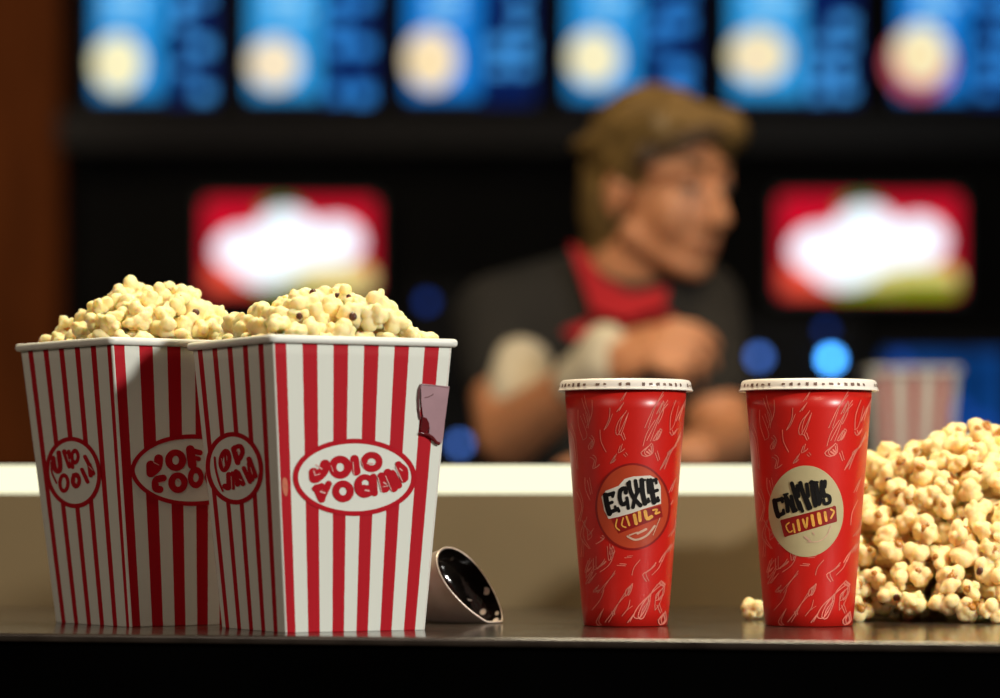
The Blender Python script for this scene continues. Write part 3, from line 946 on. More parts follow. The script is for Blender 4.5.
for a, b in zip(hp, hp[1:]):
    mb.cap(a, b, 0.006, 0.006, 14)
mb.build('handle', M['steel'], s_root)

# ------------------------------------------------------------------ popcorn
def popcorn_mesh(name, seed, sub, D=1.0):
    rg = random.Random(seed)
    bm = bmesh.new()
    bmesh.ops.create_icosphere(bm, subdivisions=sub, radius=1.0)
    dirs = np.array([v.co[:] for v in bm.verts])
    dirs /= np.linalg.norm(dirs, axis=1)[:, None]
    lobes = []
    nl = rg.randint(4, 6)
    tries = 0
    while len(lobes) < nl and tries < 400:
        tries += 1
        d = Vector((rg.gauss(0, 1), rg.gauss(0, 1), rg.gauss(0, 0.8))).normalized()
        if all(d.angle(e) > 0.82 for e, _, _ in lobes):
            lobes.append((d, rg.uniform(0.38, 0.58), rg.uniform(0.38, 0.52)))
    for i in range(4):       # small secondary bumps riding on the lobes
        d, dist, rad = rg.choice(lobes[:nl])
        e = (d + Vector((rg.gauss(0, .45), rg.gauss(0, .45), rg.gauss(0, .45)))).normalized()
        lobes.append((e, dist + rad * 0.62, rad * rg.uniform(0.42, 0.60)))
    rs = [np.full(len(dirs), 0.50)]
    for d, dist, rad in lobes:
        c = np.array(d) * dist
        b = dirs @ c
        disc = b * b - dist * dist + rad * rad
        t = np.where(disc > 0, b + np.sqrt(np.maximum(disc, 0)), 0.05)
        rs.append(t)
    rs = np.stack(rs)
    k = 34.0
    r = np.log(np.exp(rs * k).sum(0)) / k
    nz = np.array([mnoise.noise(Vector(d) * 3.1 + Vector((seed, 0, 0))) for d in dirs])
    r = r * (1 + 0.05 * nz)
    r /= np.percentile(r, 90)
    co = dirs * r[:, None] * 0.5 * D
    for v, c in zip(bm.verts, co):
        v.co = c
    me = bpy.data.meshes.new(name)
    bm.to_mesh(me); bm.free()
    me.polygons.foreach_set('use_smooth', [True] * len(me.polygons))
    # a crease between lobes where the hull sits, with the deepest radius
    j = int(np.argsort(r)[rg.randint(0, len(r) // 14)])
    return me, Vector(dirs[j]), float(r[j] * 0.5 * D)

NV = 10
HI = [popcorn_mesh('popcorn', 100 + i, 4) for i in range(NV)]
LO = [popcorn_mesh('popcorn_rest', 100 + i, 3)[0] for i in range(NV)]
def hull_mesh(kind):
    rg = random.Random(kind)
    mb = MB()
    mb.ell((0, 0, 0.0), (0.17, 0.15, 0.11), seg=16, ring=8)
    v = [Vector(p) for p in mb.v]
    v = [p * (1 + 0.12 * mnoise.noise(p * 9 + Vector((kind, 0, 0)))) for p in v]
    # a shrivelled flap at one side
    mb2 = MB().add(v, mb.f)
    for s in range(5 if kind == 3 else 0):
        a = s * 0.42
        mb2.cap((0.16 * math.cos(a), 0.15 * math.sin(a), 0.02), (0.26 * math.cos(a + .2), 0.25 * math.sin(a + .2), 0.07), 0.035, 0.018, 8)
    me = bpy.data.meshes.new('hull')
    me.from_pydata([tuple(p) for p in mb2.v], [], mb2.f)
    me.polygons.foreach_set('use_smooth', [True] * len(me.polygons))
    return me
HULL = [hull_mesh(3), hull_mesh(8)]
HULL[0].materials.append(M['hull']); HULL[1].materials.append(M['hull_dark'])
POPM = {}
for mk in ('pop_box', 'pop_pile'):
    hi = []; lo = []
    for i in range(NV):
        a = HI[i][0].copy(); a.materials.append(M[mk]); hi.append(a)
        b = LO[i].copy(); b.materials.append(M[mk]); lo.append(b)
    POPM[mk] = (hi, lo)

class Heap:
    def __init__(self): self.p = []; self.d = []
    def try_add(self, p, dmin, D):
        if self.p:
            a = np.array(self.p)
            if (((a - p) ** 2).sum(1) < dmin * dmin).any(): return False
        self.p.append(p); self.d.append(D); return True

def box_heap(b, H, skew, seed, D):
    rg = np.random.default_rng(seed)
    hp = Heap()
    rim = b['ct'].z
    nzo = float(seed) * 3.7
    for layer in range(3):
        for _ in range(9000):
            u, v = rg.uniform(-1, 1, 2)
            bump = (max(0.0, math.cos(PI / 2 * min(1, abs(u - skew[0] * (1 - abs(u)))))) * max(0.0, math.cos(PI / 2 * min(1, abs(v - skew[1] * (1 - abs(v))))))) ** 0.55
            nz = mnoise.noise(Vector((u * 2.2 + nzo, v * 2.2, 0)))
            z = rim - 0.006 + H * bump * (1 + 0.25 * nz) + 0.004 * nz + rg.uniform(-0.003, 0.003) - layer * D * 0.62
            hz = min(b['wt'], b['wb'] + (b['wt'] - b['wb']) * (z - D * 0.6 - b['cb'].z) / b['h']) / 2
            hw = hz - D * (0.40 if z > rim + D * 0.35 else 0.58)
            c = (b['ct'] if z > rim else b['cb'].lerp(b['ct'], (z - b['cb'].z) / b['h'])) + b['r'] * (u * hw) + b['l'] * (v * hw)
            hp.try_add(np.array((c.x, c.y, z)), D * (0.68 if layer == 0 else 0.76), D * rg.uniform(0.9, 1.18))
    return hp

def pile_heap(seed, D):
    rg = np.random.default_rng(seed)
    hp = Heap()
    Xc, Yc, rx, ry, H = 0.393, 2.515, 0.190, 0.150, 0.130
    for layer in range(4):
        s = 1 - layer * 0.12
        for _ in range(12000):
            a = rg.uniform(0, 2 * PI)
            q = rg.uniform(0, 1)
            if q < 0.5:      # flanks
                zf = rg.uniform(0, 1); rho = (1 - zf) ** (1 / 4.5)
            else:
                rho = math.sqrt(rg.uniform(0, 1)); zf = 1 - rho ** 4.5
            x = Xc + rx * s * rho * math.cos(a); y = Yc + ry * s * rho * math.sin(a)
            nz = mnoise.noise(Vector((x * 14, y * 14, seed)))
            hh = H * s * (1 + 0.20 * nz)
            z = ZT + D * 0.44 + max(0.0, (hh - D * 0.5) * zf + rg.uniform(-0.003, 0.003))
            if x > 0.56 or x < 0.218: continue
            hp.try_add(np.array((x, y, z)), D * (0.68 if layer == 0 else 0.76), D * rg.uniform(0.88, 1.18))
    return hp

def visible_counts(P_, D_, extra_occ=()):
    """how many picture pixels each round piece shows"""
    P_ = np.array(P_); D_ = np.array(D_)
    W, Hh = 1000, 698
    zb = np.full((Hh, W), 1e9); ib = np.full((Hh, W), -1, int)
    for (poly, depth) in extra_occ:
        x0, x1, y0, y1 = poly
        zb[y0:y1, x0:x1] = np.minimum(zb[y0:y1, x0:x1], depth)
    px = 500 + F * P_[:, 0] / P_[:, 1]; py = HZ - F * (P_[:, 2] - ZC) / P_[:, 1]; pr = F * D_ * 0.46 / P_[:, 1]
    for i in range(len(P_)):
        x0, x1 = int(max(0, px[i] - pr[i])), int(min(W - 1, px[i] + pr[i] + 1))
        y0, y1 = int(max(0, py[i] - pr[i])), int(min(Hh - 1, py[i] + pr[i] + 1))
        if x1 <= x0 or y1 <= y0: continue
        yy, xx = np.mgrid[y0:y1, x0:x1]
        rr = ((xx - px[i]) ** 2 + (yy - py[i]) ** 2) / pr[i] ** 2
        dz = np.where(rr < 1, P_[i, 1] - D_[i] * 0.46 * np.sqrt(np.maximum(1 - rr, 0)), 1e9)
        sub = zb[y0:y1, x0:x1]
        m = dz < sub
        sub[m] = dz[m]; ib[y0:y1, x0:x1][m] = i
    return np.bincount(ib[ib >= 0], minlength=len(P_))

def rand_rot(rg):
    return Matrix.Rotation(rg.uniform(0, 2 * PI), 3, 'Z') @ Matrix.Rotation(rg.uniform(0, PI), 3, 'X') @ Matrix.Rotation(rg.uniform(0, 2 * PI), 3, 'Z')

def populate(hp, mk, label, group, rest_label, limit, hull_rate, occ, seed, dark_rate):
    rg = random.Random(seed)
    cnt = visible_counts(hp.p, hp.d, occ)
    order = np.argsort(-cnt)
    chosen = [i for i in order if cnt[i] >= 14][:limit]
    cs = set(int(i) for i in chosen)
    hi, lo = POPM[mk]
    rest_v = []; rest_f = []; off = 0
    for i in range(len(hp.p)):
        pos = Vector(hp.p[i]); D = float(hp.d[i]); k = rg.randrange(NV)
        Rm = rand_rot(rg)
        if i in cs:
            hull = rg.random() < hull_rate
            me, hd, hr = hi[k], HI[k][1], HI[k][2]
            if hull:     # turn the hull side roughly to the open air
                want = Vector((rg.uniform(-.8, .8), -1.0, rg.uniform(-.2, .9))).normalized()
                Rm = (Matrix.Rotation(rg.uniform(0, 2 * PI), 3, want) @ hd.rotation_difference(want).to_matrix())
            o = bpy.data.objects.new('popcorn', me)
            o.matrix_world = Matrix.Translation(pos) @ Rm.to_4x4() @ Matrix.Diagonal((D * rg.uniform(.92, 1.08), D * rg.uniform(.92, 1.08), D * rg.uniform(.85, 1.05), 1))
            o['label'] = label; o['category'] = 'popcorn'; o['group'] = group
            COL.objects.link(o)
            if hull:
                h = bpy.data.objects.new('hull', HULL[1 if rg.random() < dark_rate else 0])
                h.parent = o
                q = hd.to_track_quat('Z', 'X')
                s = rg.uniform(0.62, 0.95)
                h.matrix_local = Matrix.Translation(hd * (hr - 0.005)) @ q.to_matrix().to_4x4() @ Matrix.Diagonal((s, s, s, 1))
                h['label'] = 'brown hull'
                COL.objects.link(h)
        else:
            me = lo[k]
            vs = np.empty(len(me.vertices) * 3); me.vertices.foreach_get('co', vs); vs = vs.reshape(-1, 3)
            vs = (vs * D) @ np.array(Rm).T + np.array(pos)
            rest_v.append(vs)
            rest_f.append(np.array([p.vertices[:] for p in me.polygons]) + off); off += len(vs)
    if rest_v:
        V_ = np.concatenate(rest_v); F_ = np.concatenate(rest_f)
        me = bpy.data.meshes.new('popcorn_filling')
        me.from_pydata(V_.tolist(), [], F_.tolist())
        o = link('popcorn_filling', me, M[mk])
        tag(o, rest_label, 'popcorn', kind='stuff')
    return len(cs), len(hp.p)

hf = box_heap(front, 0.036, (0.12, -0.1), 5, 0.0190)
hr = box_heap(rear, 0.042, (0.1, 0.0), 9, 0.0190)
rimz = front['ct'].z
n1 = populate(hf, 'pop_box', 'popped kernel heaped in the bucket with the mauve patch', 'popcorn in the bucket with the mauve patch', 'popcorn filling the inside of the bucket with the mauve patch', 110, 0.15, [((180, 456, 338, 640), 2.0)], 21, 0.75)
n2 = populate(hr, 'pop_box', 'popped kernel heaped in the bucket behind, without a patch', 'popcorn in the bucket behind', 'popcorn filling the inside of the bucket behind', 95, 0.12, [((180, 456, 338, 640), 2.0), ((17, 182, 342, 640), 2.0)], 22, 0.6)
hp = pile_heap(4, 0.0218)
n3 = populate(hp, 'pop_pile', 'popped kernel in the loose heap beside the cup with the beige emblem', 'popcorn in the loose heap on the counter', 'popcorn deep inside the loose heap on the counter', 185, 0.6, [((762, 868, 392, 628), 2.0)], 23, 0.03)
print('POPCORN', n1, n2, n3)
# one that rolled away
o = bpy.data.objects.new('popcorn', POPM['pop_pile'][0][3])
Dk = 0.0185
low = min(v.co.z for v in o.data.vertices) * Dk
pp = P(753, 608, 2.44)
o.location = (pp.x, 2.44, ZT - low + 0.0002); o.scale = (Dk, Dk, Dk)
tag(o, 'single popped kernel lying apart from the heap beside the beige emblem cup', 'popcorn')
COL.objects.link(o)

# ------------------------------------------------------------------ screens on the back wall
YM = 9.9
W_ = lambda px: (px - 500) * YM / F
Zm = lambda py: ZC + (HZ - py) * YM / F
G = {}
def gl(name, rgb, s):
    if name not in G: G[name] = glow(name, srgb(*rgb), s)
    return G[name]
def disc(mb, cx, cy, rx, ry, Y, n=40):
    """flat picture disc given in picture coordinates, hung at depth Y"""
    X0, Z0 = W_(cx), Zm(cy); k = YM / F
    v = [(X0, Y, Z0)] + [(X0 + rx * k * math.cos(2 * PI * i / n), Y, Z0 + ry * k * math.sin(2 * PI * i / n)) for i in range(n)]
    mb.add(v, [(0, 1 + i, 1 + (i + 1) % n) for i in range(n)])
def rect(mb, x0, x1, y0, y1, Y):
    mb.add([(W_(x0), Y, Zm(y1)), (W_(x1), Y, Zm(y1)), (W_(x1), Y, Zm(y0)), (W_(x0), Y, Zm(y0))], [(0, 1, 2, 3)])
menus = [
    (82, 226, 'lit blue menu screen hanging next to the brown wood wall', (118, 64, 32, 36), (255, 252, 205), 0),
    (237, 386, 'lit blue menu screen hung second in line from the brown wood wall', (274, 64, 33, 32), (255, 240, 205), 1),
    (395, 545, 'lit blue menu screen hung third in line from the brown wood wall', (431, 60, 33, 38), (255, 235, 200), 2),
    (556, 705, "lit blue menu screen hung directly above the person's sandy hair", (594, 58, 33, 34), (250, 245, 205), 3),
    (718, 868, 'lit blue menu screen with wide cream dish above the red screen over the cups', (758, 56, 38, 33), (250, 238, 190), 4),
    (885, 1035, 'lit blue menu screen at the far end of the row, with a pink edged dish', (921, 54, 34, 37), (250, 245, 205), 5),
]
for x0, x1, lab, dish, dc, idx in menus:
    x0 += 10; x1 -= 9
    y0, y1 = -115, 101
    root = thing('menu_screen', lab, 'screen', (W_((x0 + x1) / 2), YM, Zm(y1)), 'menu screens along the top of the back wall')
    MB().box(W_(x0 - 2), W_(x1 + 2), YM + 0.001, YM + 0.06, Zm(y1 + 2), Zm(y0 - 2)).build('casing', M['black'], root, smooth=False)
    MB().box(W_((x0 + x1) / 2) - 0.05, W_((x0 + x1) / 2) + 0.05, YM + 0.061, 9.999, Zm(0), Zm(-70)).build('bracket', M['dark_metal'], root, smooth=False)
    mb = MB(); rect(mb, x0, x1, y0, y1, YM)
    mb.build('display', gl('screen_navy', (8, 22, 60), 1.0), root, smooth=False)
    rg = random.Random(40 + idx)
    xm = x0 + (x1 - x0) * rg.uniform(0.62, 0.68)
    mb = MB(); rect(mb, x0 + 3, xm - 6, -60, 24 + rg.uniform(-4, 6), YM - 0.001); rect(mb, x0 + 3, x0 + 70 + rg.uniform(0, 14), 20, y1 - 4, YM - 0.001)
    mb.build('picture_panel', gl('screen_azure_%d' % (idx % 3), [(40, 150, 225), (50, 160, 230), (25, 130, 220)][idx % 3], 1.0), root, smooth=False)
    mb = MB(); rect(mb, x0 + 76, x1 - 3, -56, 102, YM - 0.0015)
    for j in range(7):      # lines of menu text, broken into words
        y = -52 + j * 23
        for c0, c1 in ((x0 + 84, xm + 16), (xm + 22, x1 - 6)):
            x = c0
            if y > 100 or (c0 < xm and y < 24): continue
            while x < c1 - 5:
                w = rg.uniform(12, 30)
                if rg.random() < 0.78: rect(mb, x, min(x + w, c1), y, y + rg.uniform(9, 16), YM - 0.002)
                x += w + 3
    tx = mb.build('menu_text', [gl('screen_text_%d' % (idx % 2), [(70, 160, 235), (50, 140, 225)][idx % 2], 1.25), gl('screen_navy_deep', (10, 30, 85), 1.0)], root, smooth=False)
    tx.data.polygons[0].material_index = 1
    mb = MB()
    for j in range(4):
        rect(mb, x0 + 12 + rg.uniform(0, 20), xm - 14 - rg.uniform(0, 20), -35 + j * 15, -28 + j * 15, YM - 0.002)
    mb.build('heading_text', gl('screen_heading', (150, 215, 250), 1.1), root, smooth=False)
    mb = MB(); disc(mb, dish[0], dish[1], dish[2] * 0.78, dish[3] * 0.80, YM - 0.003)
    dp = mb.build('dish_picture', gl('dish_%d' % idx, dc, 1.0), root, smooth=False)
    mb = MB(); disc(mb, dish[0] - 3, dish[1] + 3, dish[2] * 0.45, dish[3] * 0.35, YM - 0.004)
    mb.build('dish_food', gl('dish_food_%d' % (idx % 3), [(255, 240, 190), (250, 225, 190), (255, 225, 165)][idx % 3], 1.0), dp, smooth=False)
    if idx == 5:
        mb = MB(); disc(mb, dish[0] - 2, dish[1] + 9, dish[2] * 0.98, dish[3] * 0.92, YM - 0.0025)
        mb.build('dish_edge', gl('dish_pink', (215, 90, 110), 0.9), dp, smooth=False)

def rounded_rect(mb, x0, x1, y0, y1, r, Y, n=8):
    pts = []
    for cx, cy, a0 in ((x1 - r, y0 + r, -PI / 2), (x1 - r, y1 - r, 0), (x0 + r, y1 - r, PI / 2), (x0 + r, y0 + r, PI)):
        for i in range(n + 1):
            a = a0 + PI / 2 * i / n
            pts.append((cx + r * math.cos(a), cy + r * math.sin(a)))
    c = ((x0 + x1) / 2, (y0 + y1) / 2)
    mb.add([(W_(c[0]), Y, Zm(c[1]))] + [(W_(p[0]), Y, Zm(p[1])) for p in pts], [(0, 1 + (i + 1) % len(pts), 1 + i) for i in range(len(pts))])

def tv(x0, x1, y0, y1, lab, low_right):
    x0 += 12; x1 -= 12; y0 += 13; y1 -= 12
    root = thing('wall_screen', lab, 'screen', (W_((x0 + x1) / 2), YM, Zm(y1)), 'red wall screens under the menu row')
    MB().box(W_(x0 - 4), W_(x1 + 4), YM + 0.001, YM + 0.05, Zm(y1 + 4), Zm(y0 - 4)).build('casing', M['black'], root, smooth=False)
    MB().box(W_((x0 + x1) / 2) - 0.08, W_((x0 + x1) / 2) + 0.08, YM + 0.051, 9.999, Zm(y1 - 20), Zm(y0 + 20)).build('bracket', M['dark_metal'], root, smooth=False)
    mb = MB(); rounded_rect(mb, x0, x1, y0, y1, 8, YM)
    mb.build('display', gl('screen_red', (205, 12, 42), 1.0), root, smooth=False)
    w, h = x1 - x0, y1 - y0
    X = lambda f: x0 + w * f
    Y = lambda f: y0 + h * f
    mb = MB(); rounded_rect(mb, X(0.02), X(0.30), Y(0.66), Y(0.98), 10, YM - 0.001)
    mb.build('orange_patch', gl('screen_orange', (240, 85, 60), 1.0), root, smooth=False)
    mb = MB(); rounded_rect(mb, X(0.38), X(0.99), Y(0.70), Y(0.985), 12, YM - 0.0015)
    mb.build('yellow_band', gl('screen_yellow', low_right, 1.0), root, smooth=False)
    mb = MB(); rounded_rect(mb, X(0.30), X(0.62), Y(0.88), Y(0.99), 5, YM - 0.002)
    if not low_right[2] > 120: rounded_rect(mb, X(0.62), X(0.98), Y(0.84), Y(0.985), 6, YM - 0.002)
    mb.build('green_band', gl('screen_green', (150, 170, 30), 1.0), root, smooth=False)
    mb = MB()
    disc(mb, X(0.45), Y(0.14), w * 0.12, h * 0.13, YM - 0.0025)
    mb.build('green_sprig', gl('screen_leaf', (40, 130, 70), 1.0), root, smooth=False)
    mb = MB()
    for i, (cx, cy, rx, ry) in enumerate(((0.24, 0.54, 0.18, 0.24), (0.48, 0.44, 0.20, 0.35), (0.77, 0.45, 0.16, 0.25), (0.45, 0.58, 0.33, 0.18), (0.36, 0.72, 0.19, 0.20), (0.66, 0.50, 0.22, 0.16))):
        disc(mb, X(cx), Y(cy), w * rx, h * ry, YM - 0.003 - 0.0001 * i)
    mb.build('white_cloud', gl('screen_white', (235, 243, 255), 1.35), root, smooth=False)
tv(192, 387, 187, 305, 'red wall screen with a white cloud shape, above the striped popcorn buckets', (240, 220, 140))
tv(767, 972, 183, 308, 'red wall screen with a white cloud shape, above the beige emblem cup', (235, 225, 90))

# ------------------------------------------------------------------ back-bar: counters and machines
pc = thing('prep_counter', "dark prep counter under the person's resting forearm", 'counter', (0.2, 4.3, 0))
MB().box(-1.2, 2.0, 3.86, 4.22, 1.13, 1.165).build('worktop', M['black'], pc, smooth=False)
MB().box(-1.18, 1.98, 3.89, 4.20, 0.0, 1.1295).build('cabinet', M['fascia'], pc, smooth=False)
bc = thing('back_counter', 'dark counter along the back wall carrying the machines', 'counter', (0.5, 8.6, 0))
MB().box(-1.1, 3.0, 8.0, 8.9, 0.90, 0.94).build('worktop', M['black'], bc, smooth=False)
MB().box(-1.08, 2.98, 8.05, 8.88, 0.0, 0.8995).build('cabinet', M['fascia'], bc, smooth=False)

def lamp(name, px, py, Y, r, mat, parent):
    p = P(px, py, Y)
    mb = MB()
    mb.ell(p, (r, r * 0.6, r), seg=16, ring=10)
    return mb.build(name, mat, parent)
YQ = 8.2
def machine(name, label, x0, x1, ytop, Y, lamps, panel=None, cat='machine'):
    a = P(x0, ytop, Y); b = P(x1, ytop, Y)
    root = thing(name, label, cat, ((a.x + b.x) / 2, Y, 0.94))
    zt = a.z
    mb = MB()
    mb.box(a.x, b.x, Y + 0.10, Y + 0.45, 0.94, zt).box(a.x, b.x, Y, Y + 0.0995, zt - 0.22, zt).box(a.x, b.x, Y - 0.02, Y + 0.0995, 0.94, 0.985)
    o = mb.build('casing', M['dark_metal'], root, smooth=False)
    nn = max(2, int((b.x - a.x) / 0.09))
    for i in range(nn):
        x = a.x + (b.x - a.x) * (i + 0.5) / nn
        MB().cap((x, Y + 0.05, zt - 0.225), (x, Y + 0.05, zt - 0.27), 0.014, 0.009, 12).build('nozzle', M['black'], root)
    MB().box(a.x + 0.02, b.x - 0.02, Y - 0.01, Y + 0.09, 0.9855, 0.99).build('drip_grille', M['steel'], root, smooth=False)
    if panel:
        px0, px1, py0, py1, mt = panel
        p0 = P(px0, py1, Y - 0.004); p1 = P(px1, py0, Y - 0.004)
        MB().box(p0.x, p1.x, Y - 0.006, Y - 0.0005, p0.z, p1.z).build('lit_panel', mt, root, smooth=False)
    for (px, py, r, mt) in lamps:
        l_ = lamp('pilot_lamp', px, py, Y - 0.012, r, mt, root)
    return root
LB = glow('blue_lamp', (0.06, 0.36, 1.0, 1), 11)
LD = glow('dim_blue_lamp', (0.07, 0.19, 0.65, 1), 3.4)
LW = glow('faint_blue_lamp', (0.02, 0.10, 0.6, 1), 0.8)
machine('drinks_dispenser', 'dark drinks dispenser with one bright and one dim round blue lamp', 730, 862, 318, YQ,
        [(831, 359, 0.017, LB), (759, 357, 0.015, LD), (826, 330, 0.012, LW)])
machine('drinks_dispenser', 'dark drinks dispenser with a blue lit front behind the distant striped carton', 872, 1010, 338, YQ,
        [(985, 425, 0.018, LW), (962, 412, 0.018, LW), (900, 362, 0.018, LW)], (884, 1004, 352, 440, glow('blue_lit_panel', (0.008, 0.085, 0.36, 1), 0.75, 0.75, 9)))
machine('coffee_machine', 'dark machine with small blue lamps between the bucket and the person', 408, 482, 285, YQ,
        [(460, 444, 0.014, LD), (427, 302, 0.014, LW)])

# a distant carton of popcorn with the same stripes
dcx = P(909, 372, 4.75)
dc_root = thing('popcorn_carton', 'blurred striped red and cream popcorn carton behind the loose popcorn heap', 'popcorn carton', (dcx.x, 4.75, 1.166 - 0.0))
ot = thing('side_counter', 'dark side counter under the distant striped carton', 'counter', (0.75, 4.75, 0))
MB().box(0.42, 1.3, 4.55, 4.98, 1.13, 1.1645).build('worktop', M['black'], ot, smooth=False)
MB().box(0.44, 1.28, 4.58, 4.96, 0.0, 1.1295).build('cabinet', M['fascia'], ot, smooth=False)
def tiny_bucket(root, c, wb, wt, h):
    v = []; uv = []; f = []
    nf = 20; T = 6
    for i in range(T):
        t = i / (T - 1); w = (wb + (wt - wb) * t) / 2
        for k, (a, b) in enumerate((((-1, -1), (1, -1)), ((1, -1), (1, 1)), ((1, 1), (-1, 1)), ((-1, 1), (-1, -1)))):
            for j in range(nf):
                s = j / nf
                v.append((c.x + w * (a[0] + (b[0] - a[0]) * s), c.y + w * (a[1] + (b[1] - a[1]) * s), 1.1665 + h * t))
                uv.append((s * 3 + k * 3 + 0.5, 0.22))
    n = 4 * nf
    for i in range(T - 1):
        for k in range(n):
            k2 = (k + 1) % n
            f.append((i * n + k, i * n + k2, (i + 1) * n + k2, (i + 1) * n + k))
    f.append(tuple(range(n - 1, -1, -1)))
    o = mesh('card_body', v, f, M['stripe'], root, smooth=False)
    ul = o.data.uv_layers.new(name='UVMap')
    for pg in o.data.polygons:
        us = [uv[vi] for vi in pg.vertices]
        mx = max(u[0] for u in us)
        for li in pg.loop_indices:
            u = uv[o.data.loops[li].vertex_index]
            ul.data[li].uv = (u[0] + 16 if mx - u[0] > 8 else u[0], u[1])
    mb = MB(); q = wt / 2 + 0.002
    zt = 1.1665 + h
    for a, b in (((-q, -q), (q, -q)), ((q, -q), (q, q)), ((q, q), (-q, q)), ((-q, q), (-q, -q))):
        mb.cap((c.x + a[0], c.y + a[1], zt), (c.x + b[0], c.y + b[1], zt), 0.004, 0.004, 8)
    mb.build('rim', M['rim'], root)
    mb = MB(); mb.box(c.x - wt / 2 + .003, c.x + wt / 2 - .003, c.y - wt / 2 + .003, c.y + wt / 2 - .003, zt - 0.014, zt - 0.01)
    mb.build('fill_level', M['pop_pile'], root, smooth=False)
tiny_bucket(dc_root, Vector((dcx.x, 4.75, 0)), 0.098, 0.122, dcx.z - 1.1665)

# ------------------------------------------------------------------ the person
YP = 4.45
def Q(px, py, Y=YP):
    return P(px, py, Y)
per = thing('person', 'person with sandy hair in a black shirt and red neckerchief, looking aside', 'person', (0.14, YP + 0.08, 0))
hc_ = Q(664, 188, YP - 0.06)                        # head centre
yaw = math.radians(44); pitch = math.radians(10)
RH = Matrix.Rotation(yaw, 3, 'Z') @ Matrix.Rotation(pitch, 3, 'X') @ Matrix.Rotation(math.radians(-4), 3, 'Y')
KH = 1.0
def H(x, y, z):
    return hc_ + RH @ (Vector((x, y, z)) * KH)
sh_a, sh_b = Q(500, 322), Q(694, 308)
el_a, el_b = Q(508, 436, YP - 0.13), Q(724, 442, YP - 0.10)
wr_a = Q(607, 362, YP - 0.30)
hand_a = Q(650, 345, YP - 0.33)
el_b.z = max(el_b.z, 1.165 + 0.043)
wr_b = Q(690, 440, YP - 0.33); wr_b.z = 1.165 + 0.031
chest = Q(606, 350, YP + 0.03); waist = Vector((0.142, YP + 0.10, 1.06)); pelvis = Vector((0.14, YP + 0.12, 0.92))
neck0 = Q(618, 285, YP + 0.0); neck1 = H(0, 0.02, -0.075)

def limb_set(mb, grow, arms=True):
    g_ = grow
    mb.cap(pelvis + Vector((-0.06, 0, 0)), pelvis + Vector((0.06, 0, 0)), 0.105 + g_, 0.105 + g_)
    mb.ell(waist, (0.145 + g_, 0.100 + g_, 0.16)); mb.ell((waist + chest) / 2, (0.152 + g_, 0.108 + g_, 0.15))
    mb.ell(chest + Vector((0, 0, 0.0)), (0.165 + g_, 0.112 + g_, 0.14))
    mb.cap(sh_a + Vector((0.03, 0, -0.01)), sh_b + Vector((-0.03, 0, -0.01)), 0.064 + g_, 0.064 + g_)
    mb.cap(neck0 + Vector((-0.02, 0.015, -0.02)), sh_a + Vector((0.02, 0, 0.0)), 0.062 + g_, 0.058 + g_)
    mb.cap(neck0 + Vector((0.02, 0.015, -0.02)), sh_b + Vector((-0.02, 0, 0.0)), 0.062 + g_, 0.058 + g_)

mb = MB()
limb_set(mb, 0.0)
for s, e, w in ((sh_a, el_a, wr_a), (sh_b, el_b, wr_b)):
    mb.cap(s, e, 0.055, 0.043); mb.cap(e, w, 0.044, 0.028)
mb.cap(neck0, neck1, 0.060, 0.055)
for sx in (-1, 1):
    hip = pelvis + Vector((0.085 * sx, 0, -0.03)); knee = Vector((hip.x + 0.01 * sx, hip.y - 0.02, 0.49)); ank = Vector((hip.x + 0.02 * sx, hip.y + 0.02, 0.085))
    mb.cap(hip, knee, 0.088, 0.056); mb.cap(knee, ank, 0.057, 0.038); mb.cap(ank + Vector((0, 0.02, -0.045)), ank + Vector((0.02 * sx, -0.15, -0.05)), 0.038, 0.03)
# head
mb.ell(H(0, 0.015, 0.035), (0.074, 0.092, 0.088), RH)
mb.ell(H(0, -0.020, -0.025), (0.060, 0.070, 0.088), RH)
mb.ell(H(0, -0.066, -0.098), (0.024, 0.020, 0.018), RH)
mb.cap(H(-0.05, 0.0, -0.06), H(-0.015, -0.06, -0.095), 0.022, 0.018); mb.cap(H(0.05, 0.0, -0.06), H(0.015, -0.06, -0.095), 0.022, 0.018)
mb.cap(H(0, -0.090, 0.012), H(0, -0.108, -0.030), 0.009, 0.0135); mb.ell(H(0.011, -0.095, -0.034), (0.008, 0.009, 0.007), RH); mb.ell(H(-0.011, -0.095, -0.034), (0.008, 0.009, 0.007), RH)
mb.cap(H(-0.034, -0.068, 0.031), H(0.034, -0.068, 0.031), 0.015, 0.015); mb.cap(H(-0.034, -0.068, 0.031), H(-0.058, -0.036, 0.030), 0.015, 0.014); mb.cap(H(0.034, -0.068, 0.031), H(0.058, -0.036, 0.030), 0.015, 0.014)
for sx in (-1, 1):
    mb.ell(H(0.030 * sx, -0.052, -0.030), (0.030, 0.026, 0.040), RH)
    mb.ell(H(0.076 * sx, 0.018, -0.008), (0.009, 0.020, 0.032), RH)
mb.cap(H(-0.020, -0.080, -0.062), H(0.020, -0.080, -0.062), 0.008, 0.008); mb.cap(H(-0.017, -0.078, -0.075), H(0.017, -0.078, -0.075), 0.009, 0.009)
